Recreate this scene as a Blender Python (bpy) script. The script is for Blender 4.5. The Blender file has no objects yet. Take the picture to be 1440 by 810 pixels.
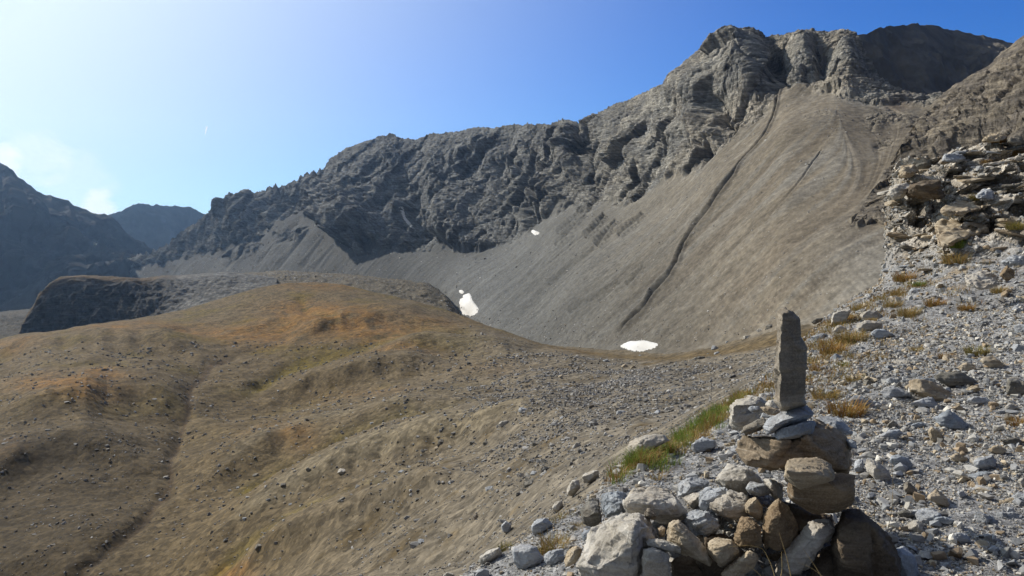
import bpy, bmesh, math, random, time
import numpy as np
from mathutils import Vector, Matrix, noise as mnoise
T0 = time.time()
R = math.radians
SC = bpy.context.scene
COL = SC.collection
rng = np.random.default_rng(11)
random.seed(5)

# ------------------------------------------------------------------ units
# eye at the origin, looking along +Y; F in pixels of a 1440 x 810 frame, horizon row 330
F, CX, HY = 1120.0, 720.0, 330.0
SUN_AZ, SUN_EL = R(-53), R(33)          # azimuth from +Y, negative = to the left
SUN_DIR = Vector((math.sin(SUN_AZ) * math.cos(SUN_EL), math.cos(SUN_AZ) * math.cos(SUN_EL), math.sin(SUN_EL)))

def at(px, py, Y):
    return Vector(((px - CX) / F * Y, Y, (HY - py) / F * Y))

# ------------------------------------------------------------------ noise
_g = rng.normal(size=(4096, 3)).astype(np.float32)
_g /= np.linalg.norm(_g, axis=1)[:, None]

from concurrent.futures import ThreadPoolExecutor
_POOL = ThreadPoolExecutor(4)
_gx, _gy, _gz = [np.ascontiguousarray(_g[:, k]) for k in range(3)]

def _perlin(x, y, z):
    fl = np.floor(x); xi = fl.astype(np.int32); fx = x - fl
    fl = np.floor(y); yi = fl.astype(np.int32); fy = y - fl
    fl = np.floor(z); zi = fl.astype(np.int32); fz = z - fl
    f1 = np.float32(1)
    u = fx * fx * fx * (fx * (fx * 6 - 15) + 10)
    v = fy * fy * fy * (fy * (fy * 6 - 15) + 10)
    w = fz * fz * fz * (fz * (fz * 6 - 15) + 10)
    hx = [(xi + d) * np.int32(73856093) for d in (0, 1)]
    hy = [(yi + d) * np.int32(19349663) for d in (0, 1)]
    hz = [(zi + d) * np.int32(83492791) for d in (0, 1)]
    out = np.zeros(x.shape, np.float32)
    for dx in (0, 1):
        gx_ = fx - f1 * dx; wx = u if dx else f1 - u
        for dy in (0, 1):
            gy_ = fy - f1 * dy; wxy = wx * (v if dy else f1 - v); hxy = hx[dx] ^ hy[dy]
            for dz in (0, 1):
                h = hxy ^ hz[dz]
                h = (h ^ (h >> 13)) * np.int32(1274126177)
                h = (h ^ (h >> 16)) & 4095
                out += (_gx[h] * gx_ + _gy[h] * gy_ + _gz[h] * (fz - f1 * dz)) * wxy * (w if dz else f1 - w)
    return out * np.float32(1.6)

def perlin(x, y, z):
    x, y, z = np.broadcast_arrays(np.asarray(x, np.float32), np.asarray(y, np.float32), np.asarray(z, np.float32))
    sh = x.shape
    x, y, z = np.ascontiguousarray(x).reshape(-1), np.ascontiguousarray(y).reshape(-1), np.ascontiguousarray(z).reshape(-1)
    n = x.size
    if n < 40000: return _perlin(x, y, z).reshape(sh)
    k = 32768
    parts = list(_POOL.map(lambda i: _perlin(x[i:i + k], y[i:i + k], z[i:i + k]), range(0, n, k)))
    return np.concatenate(parts).reshape(sh)

def fbm(x, y, z, octs=4, gain=0.5, lac=2.03):
    a, s, o = 1.0, 0, 0
    for k in range(octs):
        s = s + a * perlin(x + 17.3 * k, y - 9.1 * k, z + 5.7 * k)
        x, y, z = x * np.float32(lac), y * np.float32(lac), z * np.float32(lac)
        a *= gain
    return s

def ridged(x, y, z, octs=4, gain=0.5, lac=2.05):
    a, s = 1.0, 0
    for k in range(octs):
        s = s + a * (1 - 2.2 * np.abs(perlin(x + 31.3 * k, y + 3.1 * k, z - 8.7 * k)))
        x, y, z = x * np.float32(lac), y * np.float32(lac), z * np.float32(lac)
        a *= gain
    return s - 0.4

def _facet(x, y, z, slope, crack=False):
    xi = np.floor(x).astype(np.int32); yi = np.floor(y).astype(np.int32); zi = np.floor(z).astype(np.int32)
    best = np.full(x.shape, 1e9, np.float32); sec = best.copy(); val = np.zeros(x.shape, np.float32)
    for dx in (-1, 0, 1):
        for dy in (-1, 0, 1):
            for dz in (-1, 0, 1):
                cx, cy, cz = xi + dx, yi + dy, zi + dz
                h = (cx * np.int32(73856093)) ^ (cy * np.int32(19349663)) ^ (cz * np.int32(83492791))
                h = (h ^ (h >> 13)) * np.int32(1274126177); h = (h ^ (h >> 16)) & 4095
                k = (h + 1771) & 4095
                ex = x - cx - .5 - _gx[h] * .45; ey = y - cy - .5 - _gy[h] * .45; ez = z - cz - .5 - _gz[h] * .45
                dd = ex * ex + ey * ey + ez * ez
                m = dd < best
                if crack: sec = np.where(m, best, np.minimum(sec, dd))
                best = np.where(m, dd, best)
                val = np.where(m, _gx[k] * .5 + slope * (_gy[k] * ex + _gz[k] * ey + _gx[(k + 7) & 4095] * ez), val)
    if crack: return np.stack([val, np.sqrt(sec) - np.sqrt(best)])
    return val

def facet(x, y, z, slope=1.0, crack=False):
    """broken rock: flat facets with random tilt, stepped where they meet"""
    sh = x.shape
    x, y, z = [np.ascontiguousarray(a, np.float32).reshape(-1) for a in (x, y, z)]
    n = x.size
    k = 16384
    r = np.concatenate(list(_POOL.map(lambda i: _facet(x[i:i + k], y[i:i + k], z[i:i + k], slope, crack), range(0, n, k))), -1)
    return (r[0].reshape(sh), r[1].reshape(sh)) if crack else r.reshape(sh)

def sstep(a, b, x):
    t = np.clip((x - a) / (b - a), 0, 1)
    return t * t * (3 - 2 * t)

def pline(PX, PY, pts):
    """distance to a polyline and the place along it (0..1)"""
    best = np.full(PX.shape, 1e9, np.float32); al = np.zeros(PX.shape, np.float32); side = np.zeros(PX.shape, np.float32)
    n = len(pts) - 1
    for k in range(n):
        ax, ay = pts[k]; bx, by = pts[k + 1]
        dx, dy = bx - ax, by - ay
        t = np.clip(((PX - ax) * dx + (PY - ay) * dy) / (dx * dx + dy * dy), 0, 1)
        ex, ey = PX - ax - t * dx, PY - ay - t * dy
        d = np.sqrt(ex * ex + ey * ey)
        m = d < best
        best = np.where(m, d, best); al = np.where(m, (k + t) / n, al)
        side = np.where(m, np.sign(dx * ey - dy * ex), side)
    return best, al, side

def bell(PX, PY, pts, w, taper=True):
    d, al, sd = pline(PX, PY, pts)
    b = np.exp(-(d / w) ** 2)
    if taper:
        b = b * sstep(0, 0.3, al) * sstep(0, 0.3, 1 - al)
    return b

def blob(PX, PY, x, y, sx, sy):
    return np.exp(-((PX - x) / sx) ** 2 - ((PY - y) / sy) ** 2)

# ------------------------------------------------------------------ objects
def tag(o, label=None, cat=None, group=None, kind=None):
    if label: o['label'] = label
    if cat: o['category'] = cat
    if group: o['group'] = group
    if kind: o['kind'] = kind
    return o

def grid_mesh(name, P, col, mat, attrs=None):
    """P: rows x cols x 3"""
    nr, nc = P.shape[:2]
    me = bpy.data.meshes.new(name)
    me.vertices.add(nr * nc)
    me.vertices.foreach_set('co', P.reshape(-1).astype(np.float32))
    i = np.arange(nr * nc).reshape(nr, nc)
    q = np.stack([i[:-1, :-1], i[:-1, 1:], i[1:, 1:], i[1:, :-1]], -1).reshape(-1)
    nq = len(q) // 4
    me.loops.add(nq * 4); me.loops.foreach_set('vertex_index', q.astype(np.int32))
    me.polygons.add(nq)
    me.polygons.foreach_set('loop_start', (np.arange(nq) * 4).astype(np.int32))
    me.polygons.foreach_set('use_smooth', np.ones(nq, bool))
    me.update(calc_edges=True)
    setcol(me, col)
    for k, v in (attrs or {}).items():
        a = me.attributes.new(k, 'FLOAT', 'POINT'); a.data.foreach_set('value', v.reshape(-1).astype(np.float32))
    me.materials.append(mat)
    o = bpy.data.objects.new(name, me); COL.objects.link(o)
    return o

def setcol(me, col):
    a = me.color_attributes.new('Col', 'FLOAT_COLOR', 'POINT')
    c = np.ones((len(me.vertices), 4), np.float32); c[:, :3] = np.asarray(col, np.float32).reshape(-1, 3)
    a.data.foreach_set('color', c.reshape(-1))

def raw_mesh(name, V, Fc, mat, smooth=False, col=None):
    me = bpy.data.meshes.new(name)
    V = np.asarray(V, np.float32); Fc = np.asarray(Fc, np.int32)
    n, k = Fc.shape
    me.vertices.add(len(V)); me.vertices.foreach_set('co', V.reshape(-1))
    me.loops.add(n * k); me.loops.foreach_set('vertex_index', Fc.reshape(-1))
    me.polygons.add(n)
    me.polygons.foreach_set('loop_start', (np.arange(n) * k).astype(np.int32))
    me.polygons.foreach_set('use_smooth', np.full(n, smooth))
    me.update(calc_edges=True)
    if col is not None: setcol(me, col)
    if mat: me.materials.append(mat)
    return me

# ------------------------------------------------------------------ materials
def ground_mat(name, nscale, namp, bump=0.5, bscale=None, bdist=1.0, rough=0.95, grain=(), gamp=0.0, detail=8.0, battr=None):
    m = bpy.data.materials.new(name); m.use_nodes = True
    nt = m.node_tree; N = nt.nodes; L = nt.links
    b = N['Principled BSDF']; b.inputs['Roughness'].default_value = rough
    b.inputs['Specular IOR Level'].default_value = 0.15
    tc = N.new('ShaderNodeTexCoord')
    at_ = N.new('ShaderNodeAttribute'); at_.attribute_name = 'Col'
    n1 = N.new('ShaderNodeTexNoise'); n1.inputs['Scale'].default_value = nscale; n1.inputs['Detail'].default_value = detail
    n1.inputs['Roughness'].default_value = 0.65
    L.new(tc.outputs['Object'], n1.inputs['Vector'])
    mr = N.new('ShaderNodeMapRange'); mr.inputs[1].default_value = 0.25; mr.inputs[2].default_value = 0.75
    mr.inputs[3].default_value = 1 - namp; mr.inputs[4].default_value = 1 + namp
    L.new(n1.outputs['Fac'], mr.inputs[0])
    mx = N.new('ShaderNodeVectorMath'); mx.operation = 'SCALE'
    val = mr.outputs[0]
    for gs_ in grain:                                   # pebbly grain: one random shade per small cell
        vo = N.new('ShaderNodeTexVoronoi'); vo.inputs['Scale'].default_value = gs_
        L.new(tc.outputs['Object'], vo.inputs['Vector'])
        sp = N.new('ShaderNodeSeparateColor'); L.new(vo.outputs['Color'], sp.inputs[0])
        g2 = N.new('ShaderNodeMapRange'); g2.inputs[3].default_value = 1 - gamp; g2.inputs[4].default_value = 1 + gamp * 1.1
        L.new(sp.outputs[0], g2.inputs[0])
        ml = N.new('ShaderNodeMath'); ml.operation = 'MULTIPLY'; L.new(val, ml.inputs[0]); L.new(g2.outputs[0], ml.inputs[1]); val = ml.outputs[0]
    L.new(at_.outputs['Color'], mx.inputs[0]); L.new(val, mx.inputs['Scale'])
    L.new(mx.outputs[0], b.inputs['Base Color'])
    n2 = N.new('ShaderNodeTexNoise'); n2.inputs['Scale'].default_value = bscale or nscale * 2; n2.inputs['Detail'].default_value = 6
    n2.inputs['Roughness'].default_value = 0.7
    L.new(tc.outputs['Object'], n2.inputs['Vector'])
    bp = N.new('ShaderNodeBump'); bp.inputs['Strength'].default_value = bump; bp.inputs['Distance'].default_value = bdist
    L.new(n2.outputs['Fac'], bp.inputs['Height']); L.new(bp.outputs[0], b.inputs['Normal'])
    if battr:
        ba = N.new('ShaderNodeAttribute'); ba.attribute_name = battr
        bm_ = N.new('ShaderNodeMapRange'); bm_.inputs[3].default_value = bump * .18; bm_.inputs[4].default_value = bump
        L.new(ba.outputs['Fac'], bm_.inputs[0]); L.new(bm_.outputs[0], bp.inputs['Strength'])
        mp = N.new('ShaderNodeMapping'); mp.inputs['Scale'].default_value = (.05, .05, .9); mp.inputs['Rotation'].default_value = (.10, -.16, 0)
        n3 = N.new('ShaderNodeTexNoise'); n3.inputs['Scale'].default_value = 1.0; n3.inputs['Detail'].default_value = 7; n3.inputs['Roughness'].default_value = .68; n3.inputs['Distortion'].default_value = .35
        L.new(tc.outputs['Object'], mp.inputs[0]); L.new(mp.outputs[0], n3.inputs['Vector'])
        mp2 = N.new('ShaderNodeMapping'); mp2.inputs['Scale'].default_value = (.32, .32, .07); mp2.inputs['Rotation'].default_value = (0, .25, 0)
        n4 = N.new('ShaderNodeTexNoise'); n4.inputs['Scale'].default_value = 1.0; n4.inputs['Detail'].default_value = 6; n4.inputs['Roughness'].default_value = .6
        L.new(tc.outputs['Object'], mp2.inputs[0]); L.new(mp2.outputs[0], n4.inputs['Vector'])
        sm_ = N.new('ShaderNodeMath'); sm_.operation = 'ADD'; L.new(n3.outputs['Fac'], sm_.inputs[0]); L.new(n4.outputs['Fac'], sm_.inputs[1])
        b2 = N.new('ShaderNodeBump'); b2.inputs['Distance'].default_value = 2.6
        sr = N.new('ShaderNodeMath'); sr.operation = 'MULTIPLY'; sr.inputs[1].default_value = .6; L.new(ba.outputs['Fac'], sr.inputs[0]); L.new(sr.outputs[0], b2.inputs['Strength'])
        L.new(sm_.outputs[0], b2.inputs['Height']); L.new(bp.outputs[0], b2.inputs['Normal']); L.new(b2.outputs[0], b.inputs['Normal'])
        r3 = N.new('ShaderNodeMapRange'); r3.inputs[1].default_value = .36; r3.inputs[2].default_value = .64; r3.inputs[3].default_value = .62; r3.inputs[4].default_value = 1.42
        L.new(n3.outputs['Fac'], r3.inputs[0])
        mx3 = N.new('ShaderNodeMix'); mx3.data_type = 'FLOAT'; mx3.inputs[2].default_value = 1.0
        L.new(ba.outputs['Fac'], mx3.inputs[0]); L.new(r3.outputs[0], mx3.inputs[3])
        s3_ = N.new('ShaderNodeVectorMath'); s3_.operation = 'SCALE'; L.new(mx.outputs[0], s3_.inputs[0]); L.new(mx3.outputs[0], s3_.inputs['Scale'])
        L.new(s3_.outputs[0], b.inputs['Base Color'])
    return m

def stone_mat(name, c1, c2, c3, scale=3.0, vein=0.0, band=0.0, bump=0.6, stain=0.35, stain_col=(0.30, 0.19, 0.09)):
    """weathered rock: two tones by large noise, stains, pale veins along the bedding, fine grain"""
    m = bpy.data.materials.new(name); m.use_nodes = True
    nt = m.node_tree; N = nt.nodes; L = nt.links
    b = N['Principled BSDF']; b.inputs['Roughness'].default_value = 0.88
    b.inputs['Specular IOR Level'].default_value = 0.2
    tc = N.new('ShaderNodeTexCoord'); oi = N.new('ShaderNodeObjectInfo')
    off = N.new('ShaderNodeVectorMath'); off.operation = 'ADD'
    sc = N.new('ShaderNodeMath'); sc.operation = 'MULTIPLY'; sc.inputs[1].default_value = 37.0
    L.new(oi.outputs['Random'], sc.inputs[0]); L.new(tc.outputs['Object'], off.inputs[0]); L.new(sc.outputs[0], off.inputs[1])
    def noise(s, d=6, r=0.6, vec=None, dist=0.0):
        n = N.new('ShaderNodeTexNoise'); n.inputs['Scale'].default_value = s; n.inputs['Detail'].default_value = d
        n.inputs['Roughness'].default_value = r; n.inputs['Distortion'].default_value = dist
        L.new(vec or off.outputs[0], n.inputs['Vector']); return n.outputs['Fac']
    def ramp(src, pts):
        r = N.new('ShaderNodeValToRGB'); e = r.color_ramp.elements
        while len(e) < len(pts): e.new(0.5)
        for k, (p, v) in enumerate(pts):
            e[k].position = p; e[k].color = (v, v, v, 1) if not hasattr(v, '__len__') else (*v, 1)
        L.new(src, r.inputs[0]); return r.outputs[0]
    def mix(f, a, c, mode='MIX'):
        x = N.new('ShaderNodeMix'); x.data_type = 'RGBA'; x.blend_type = mode
        if hasattr(f, 'links') or not isinstance(f, float): L.new(f, x.inputs[0])
        else: x.inputs[0].default_value = f
        for k, v in ((6, a), (7, c)):
            if isinstance(v, tuple): x.inputs[k].default_value = (*v, 1)
            else: L.new(v, x.inputs[k])
        return x.outputs[2]
    base = ramp(noise(scale, 8, 0.62), [(0.34, c1), (0.5, c2), (0.66, c3)])
    base = mix(ramp(noise(scale * 0.8, 5, 0.7, dist=0.4), [(0.5, 0.0), (0.72, stain)]), base, stain_col)
    # lichen-dark spots and fine grain
    base = mix(ramp(noise(scale * 9, 4, 0.7), [(0.55, 0.0), (0.75, 0.45)]), base, tuple(0.45 * v for v in c1))
    base = mix(ramp(noise(scale * 40, 3, 0.6), [(0.4, 0.0), (0.8, 0.5)]), base, tuple(min(1, 1.35 * v) for v in c3))
    mp = N.new('ShaderNodeMapping'); mp.inputs['Scale'].default_value = (0.25, 0.25, 3.2); mp.inputs['Rotation'].default_value = (0.5, 0.35, 0.2)
    L.new(off.outputs[0], mp.inputs[0])
    st = noise(scale * 3.0, 5, 0.6, mp.outputs[0], 0.6)
    if band: base = mix(ramp(st, [(0.40, band), (0.55, 0.0)]), base, tuple(0.6 * v for v in c1))
    if vein: base = mix(ramp(st, [(0.60, 0.0), (0.68, vein)]), base, (0.62, 0.60, 0.55))
    L.new(base, b.inputs['Base Color'])
    ad = N.new('ShaderNodeMath'); ad.operation = 'ADD'
    L.new(noise(scale * 5, 8, 0.7), ad.inputs[0]); L.new(st, ad.inputs[1])
    bp = N.new('ShaderNodeBump'); bp.inputs['Strength'].default_value = bump; bp.inputs['Distance'].default_value = 0.03
    L.new(ad.outputs[0], bp.inputs['Height']); L.new(bp.outputs[0], b.inputs['Normal'])
    return m

def vcol_mat(name, rough=0.9, transl=0.0, namp=0.25, nscale=30):
    m = ground_mat(name, nscale, namp, bump=0.3, bscale=nscale * 1.5, bdist=0.02, rough=rough)
    if transl:
        N = m.node_tree.nodes; L = m.node_tree.links
        t = N.new('ShaderNodeBsdfTranslucent'); mx = N.new('ShaderNodeMixShader'); mx.inputs[0].default_value = transl
        a = [n for n in N if n.type == 'ATTRIBUTE'][0]
        L.new(a.outputs['Color'], t.inputs['Color'])
        out = N['Material Output']
        L.new(N['Principled BSDF'].outputs[0], mx.inputs[1]); L.new(t.outputs[0], mx.inputs[2]); L.new(mx.outputs[0], out.inputs['Surface'])
    return m

M_MOUNT = ground_mat('mountain_rock', 0.35, 0.40, bump=0.8, bscale=0.7, bdist=1.2, grain=(.45, 1.3), gamp=.12, battr='rock')
M_FAR = ground_mat('far_rock', 0.05, 0.30, bump=0.5, bscale=0.1, bdist=6)
M_HILL = ground_mat('alpine_turf', 0.9, 0.45, bump=0.6, bscale=2.2, bdist=0.25, detail=10, grain=(.6, 1.6), gamp=.30)
M_GROUND = ground_mat('stony_soil', 9, 0.35, bump=0.7, bscale=28, bdist=0.05, grain=(28, 70), gamp=.3)
M_GRASS = vcol_mat('grass_blades', transl=0.25, namp=0.1)
M_RUB = vcol_mat('rubble', namp=0.3, nscale=25)
M_FARRUB = vcol_mat('valley_rubble', namp=0.3, nscale=2)

GREY = stone_mat('grey_schist', (.25, .26, .27), (.36, .38, .40), (.46, .48, .50), vein=.3, band=.4, stain=.25)
PALE = stone_mat('pale_limestone', (.30, .27, .22), (.43, .40, .345), (.54, .52, .475), vein=.4, band=.35, stain=.5, stain_col=(.36, .26, .15))
TAN = stone_mat('tan_rock', (.27, .21, .14), (.40, .33, .23), (.50, .44, .34), vein=.25, band=.45, stain=.5)
BROWN = stone_mat('brown_rock', (.15, .105, .065), (.245, .18, .11), (.34, .275, .19), vein=.2, band=.4, stain=.35)
RUSTY = stone_mat('rusty_rock', (.15, .12, .08), (.26, .20, .135), (.40, .34, .26), vein=.25, band=.5, stain=.5)
STAND = stone_mat('weathered_grey_brown_rock', (.19, .165, .13), (.30, .27, .215), (.41, .37, .31), vein=.2, band=.5, stain=.4)
SHADE = stone_mat('shaded_brown_rock', (.07, .055, .04), (.12, .095, .07), (.20, .165, .12), vein=.1, band=.4, stain=.3)  # darker copy of the brown rock: shade put into the colour
DARK = stone_mat('dark_schist', (.12, .115, .10), (.19, .18, .155), (.27, .25, .21), vein=.25, band=.5, stain=.35)
BLUE = stone_mat('blue_grey_slate', (.20, .225, .25), (.29, .32, .35), (.40, .43, .46), vein=.15, band=.4, stain=.15)
SNOW = bpy.data.materials.new('old_snow'); SNOW.use_nodes = True
_b = SNOW.node_tree.nodes['Principled BSDF']; _b.inputs['Roughness'].default_value = 0.7
_n = SNOW.node_tree.nodes.new('ShaderNodeTexNoise'); _n.inputs['Scale'].default_value = 0.5; _n.inputs['Detail'].default_value = 8
_r = SNOW.node_tree.nodes.new('ShaderNodeValToRGB'); _r.color_ramp.elements[0].color = (.46, .45, .42, 1); _r.color_ramp.elements[1].color = (.70, .71, .72, 1); _r.color_ramp.elements[0].position = .35; _r.color_ramp.elements[1].position = .6
SNOW.node_tree.links.new(_n.outputs['Fac'], _r.inputs[0]); SNOW.node_tree.links.new(_r.outputs[0], _b.inputs['Base Color'])

# ------------------------------------------------------------------ lofted terrain
def curve(pts, px):
    p = np.array(pts, float)
    return np.interp(px, p[:, 0], p[:, 1]), np.exp(np.interp(px, p[:, 0], np.log(p[:, 2])))

def loft(px, curves, segs, smooth=0):
    """curves in order; returns P (rows x cols x 3), T (row parameter)"""
    rows_Y, rows_z, T = [], [], []
    C = []
    for c in curves:
        if callable(c): py, Y = c(px)
        else: py, Y = curve(c, px)
        C.append((Y, (HY - py) / F * Y))
    for k in range(len(C) - 1):
        n = segs[k]
        for s in range(n + (1 if k == len(C) - 2 else 0)):
            t = s / n
            rows_Y.append(C[k][0] * (1 - t) + C[k + 1][0] * t); rows_z.append(C[k][1] * (1 - t) + C[k + 1][1] * t)
            T.append(k + t)
    Y = np.array(rows_Y); Z = np.array(rows_z)
    for _ in range(smooth):
        Y[1:-1] = (Y[:-2] + 2 * Y[1:-1] + Y[2:]) / 4; Z[1:-1] = (Z[:-2] + 2 * Z[1:-1] + Z[2:]) / 4
    X = (px[None] - CX) / F * Y
    return np.stack([X, Y, Z], -1), np.repeat(np.array(T)[:, None], len(px), 1)

def normals(P):
    di = np.gradient(P, axis=0); dj = np.gradient(P, axis=1)
    n = np.cross(dj, di); n /= np.linalg.norm(n, axis=-1, keepdims=True) + 1e-9
    s = np.sign((n * -P).sum(-1, keepdims=True)); s[s == 0] = 1
    return n * s                                        # facing the valley side

def blurx(A, k):
    for _ in range(k):
        A = A.copy(); A[:, 1:-1] = (A[:, :-2] + 2 * A[:, 1:-1] + A[:, 2:]) / 4
    return A

def bil(A, r, c):
    nr, nc = A.shape
    r = np.clip(r, 0, nr - 1.001); c = np.clip(c, 0, nc - 1.001)
    i = r.astype(int); j = c.astype(int); fr = r - i; fc = c - j
    return A[i, j] * (1 - fr) * (1 - fc) + A[i + 1, j] * fr * (1 - fc) + A[i, j + 1] * (1 - fr) * fc + A[i + 1, j + 1] * fr * fc

def flow_streaks(P, src, steps, dl):
    """smear noise along the fall lines of the surface"""
    Pb = P.copy()
    di = np.gradient(Pb, axis=0); dj = np.gradient(Pb, axis=1)
    E = (di * di).sum(-1); Fm = (di * dj).sum(-1); G = (dj * dj).sum(-1)
    det = E * G - Fm * Fm + 1e-9
    zi, zj = di[..., 2], dj[..., 2]
    vi = (G * zi - Fm * zj) / det; vj = (E * zj - Fm * zi) / det      # uphill, in rows / columns
    sp = np.sqrt(E * vi * vi + 2 * Fm * vi * vj + G * vj * vj) + 1e-9
    vi, vj = vi / sp * dl, vj / sp * dl
    for _ in range(3):
        vi = blurx(blurx(vi, 25).T, 25).T; vj = blurx(blurx(vj, 25).T, 25).T
    r0, c0 = np.meshgrid(np.arange(P.shape[0], dtype=float), np.arange(P.shape[1], dtype=float), indexing='ij')
    acc = src.copy(); n = 1
    for s in (1, -1):
        r, c = r0.copy(), c0.copy()
        for k in range(steps):
            a, b = bil(vi, r, c), bil(vj, r, c)
            r = r + s * a; c = c + s * b
            acc += bil(src, r, c); n += 1
    acc /= n
    return acc / (acc.std() + 1e-9)

def proj(P):
    return CX + F * P[..., 0] / P[..., 1], HY - F * P[..., 2] / P[..., 1]

def mixc(a, b, f):
    return np.asarray(a) * (1 - f[..., None]) + np.asarray(b) * f[..., None]

# ================================================================== far mountains
def far_range(name, top, bot, step, segs, amp, wl, cols, back=(-25, 1.06), damp=0.35, seed=0.0):
    px = np.arange(top[0][0], top[-1][0] + 0.1, step)
    bk = lambda p: (curve(top, p)[0] - back[0], curve(top, p)[1] * back[1])
    lo = lambda p: (curve(bot, p)[0] + 60, curve(bot, p)[1] * 0.9)
    P, T = loft(px, [lo, bot, top, bk], segs)
    n = normals(P)
    k = np.where(T < 2, 1 - (1 - damp) * sstep(1.55, 2.0, T), damp)
    x, y, z = P[..., 0] / wl + seed, P[..., 1] / wl, P[..., 2] / wl
    d = ridged(x, y * 0.6, z * 0.45, 6, 0.52)
    P = P + n * (d * amp * k)[..., None]
    P[..., 2] += fbm(x * 6, y * 6, z * 6, 3) * amp * 0.14
    f = sstep(-0.5, 0.8, fbm(x * 2, y * 2, z * 4, 4))
    c = mixc(cols[0], cols[1], f)
    o = grid_mesh(name, P, c, M_FAR)
    return tag(o, kind='structure')

far_range('mountain_far_mesa',
          [(100, 318, 2800), (140, 306, 2900), (156, 301, 2950), (170, 297, 3000), (187, 288, 3050), (200, 287, 3100), (238, 290, 3250), (268, 291, 3350), (280, 296, 3400), (297, 306, 3450), (330, 325, 3550)],
          [(100, 400, 2500), (330, 400, 3250)], 1.0, [10, 90, 15], 45, 260, ((.03, .031, .033), (.05, .05, .047)), damp=.15)
far_range('mountain_far_ridge',
          [(-320, 120, 1500), (-100, 188, 1650), (0, 233, 1800), (15, 240, 1800), (22, 250, 1810), (40, 260, 1830), (60, 274, 1850), (72, 274, 1860), (85, 281, 1880), (97, 283, 1890), (104, 291, 1900), (130, 299, 1930), (155, 307, 1980), (168, 318, 2000), (185, 338, 2050), (205, 360, 2100), (235, 380, 2150)],
          [(-320, 470, 1150), (0, 425, 1420), (100, 416, 1500), (180, 398, 1700), (235, 390, 1900)], 1.0, [10, 200, 15], 42, 240, ((.026, .027, .029), (.046, .044, .040)), damp=.12, seed=4.2)

# ================================================================== the main mountain with its screes
FOOT = [(150, 402, 1700), (300, 388, 1400), (480, 394, 1050), (560, 398, 930), (610, 404, 820), (636, 424, 690), (650, 440, 630), (665, 450, 575), (700, 464, 470), (770, 484, 375), (870, 489, 285), (930, 492, 250), (1000, 484, 228), (1100, 456, 200), (1200, 426, 186), (1300, 400, 176), (1450, 370, 165), (1600, 340, 160)]
BASE = [(150, 386, 1750), (250, 364, 1560), (300, 357, 1500), (345, 343, 1440), (375, 322, 1410), (400, 304, 1390), (440, 298, 1330), (468, 318, 1230), (482, 345, 1140), (500, 357, 1080), (540, 358, 1040), (570, 350, 1010), (600, 355, 965), (640, 353, 905), (690, 351, 850), (715, 341, 820), (745, 322, 775), (770, 306, 740), (800, 292, 695), (830, 284, 650), (870, 286, 570), (900, 280, 530), (930, 266, 500), (955, 250, 480), (985, 234, 450), (1010, 210, 440), (1040, 190, 435), (1060, 170, 432), (1085, 148, 430), (1100, 128, 428), (1130, 124, 420), (1180, 128, 398), (1220, 142, 384), (1260, 150, 372), (1300, 152, 360), (1350, 142, 350), (1440, 122, 340), (1600, 90, 330)]
TOP = [(150, 378, 1800), (230, 350, 1660), (270, 320, 1630), (290, 305, 1610), (297, 298, 1605), (299, 294, 1600), (302, 301, 1600), (308, 295, 1600), (316, 280, 1590), (328, 274, 1580), (336, 277, 1570), (345, 267, 1560), (352, 274, 1555), (358, 277, 1550), (366, 272, 1540), (380, 266, 1520), (390, 264, 1510), (397, 268, 1500), (410, 262, 1480), (422, 252, 1460), (435, 246, 1440), (447, 243, 1420), (455, 240, 1410), (465, 225, 1390), (478, 215, 1370), (492, 207, 1350), (510, 200, 1320), (535, 192, 1290), (553, 190, 1270), (570, 196, 1250), (585, 196, 1230), (605, 189, 1200), (625, 187, 1170), (650, 184, 1130), (668, 180, 1110), (690, 180, 1080), (715, 178, 1040), (735, 176, 1010), (742, 174, 1000), (755, 176, 980), (775, 175, 950), (785, 172, 930), (800, 168, 900), (811, 173, 880), (817, 178, 865), (822, 167, 850), (840, 160, 800), (860, 150, 760), (880, 143, 720), (905, 131, 680), (935, 117, 630), (950, 107, 600), (957, 100, 590), (960, 90, 585), (972, 80, 570), (985, 68, 555), (995, 58, 545), (1005, 48, 535), (1018, 43, 530), (1030, 41, 525), (1058, 40, 520), (1066, 44, 518), (1074, 56, 522), (1086, 54, 520), (1105, 48, 505), (1125, 43, 495), (1142, 41, 490), (1150, 44, 485), (1168, 44, 480), (1192, 41, 470), (1208, 50, 462), (1216, 78, 452), (1232, 108, 440), (1262, 134, 420), (1300, 146, 400), (1350, 138, 390), (1440, 116, 380), (1600, 84, 370)]

px = np.concatenate([np.arange(150, 620, 1.0), np.arange(620, 1330, 0.9), np.arange(1330, 1601, 2.0)])
lo = lambda p: (curve(FOOT, p)[0] + 45, curve(FOOT, p)[1] * 0.86)
bk = lambda p: (curve(TOP, p)[0] + 12, curve(TOP, p)[1] * 1.07)
P, Tm = loft(px, [lo, FOOT, BASE, TOP, bk], [14, 270, 230, 12])
wgt = sstep(2.45, 1.95, Tm)
for k_ in (1, 2): P[..., k_] = P[..., k_] * (1 - wgt) + blurx(P[..., k_], 260) * wgt
P[:, :, 1] = blurx(P[:, :, 1], 8); P[..., 0] = (px[None] - CX) / F * P[..., 1]
PX, PY = proj(P)
x, y, z = P[..., 0], P[..., 1], P[..., 2]
src = blurx(blurx(rng.normal(size=P.shape[:2]), 2).T, 1).T
streak = flow_streaks(P, src, 46, 1.6)
streak2 = flow_streaks(P, perlin(x / 7, y / 7, z / 7), 30, 3.0)
streak3 = flow_streaks(P, perlin(x / 20, y / 20, z / 20), 40, 4.0)
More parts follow.
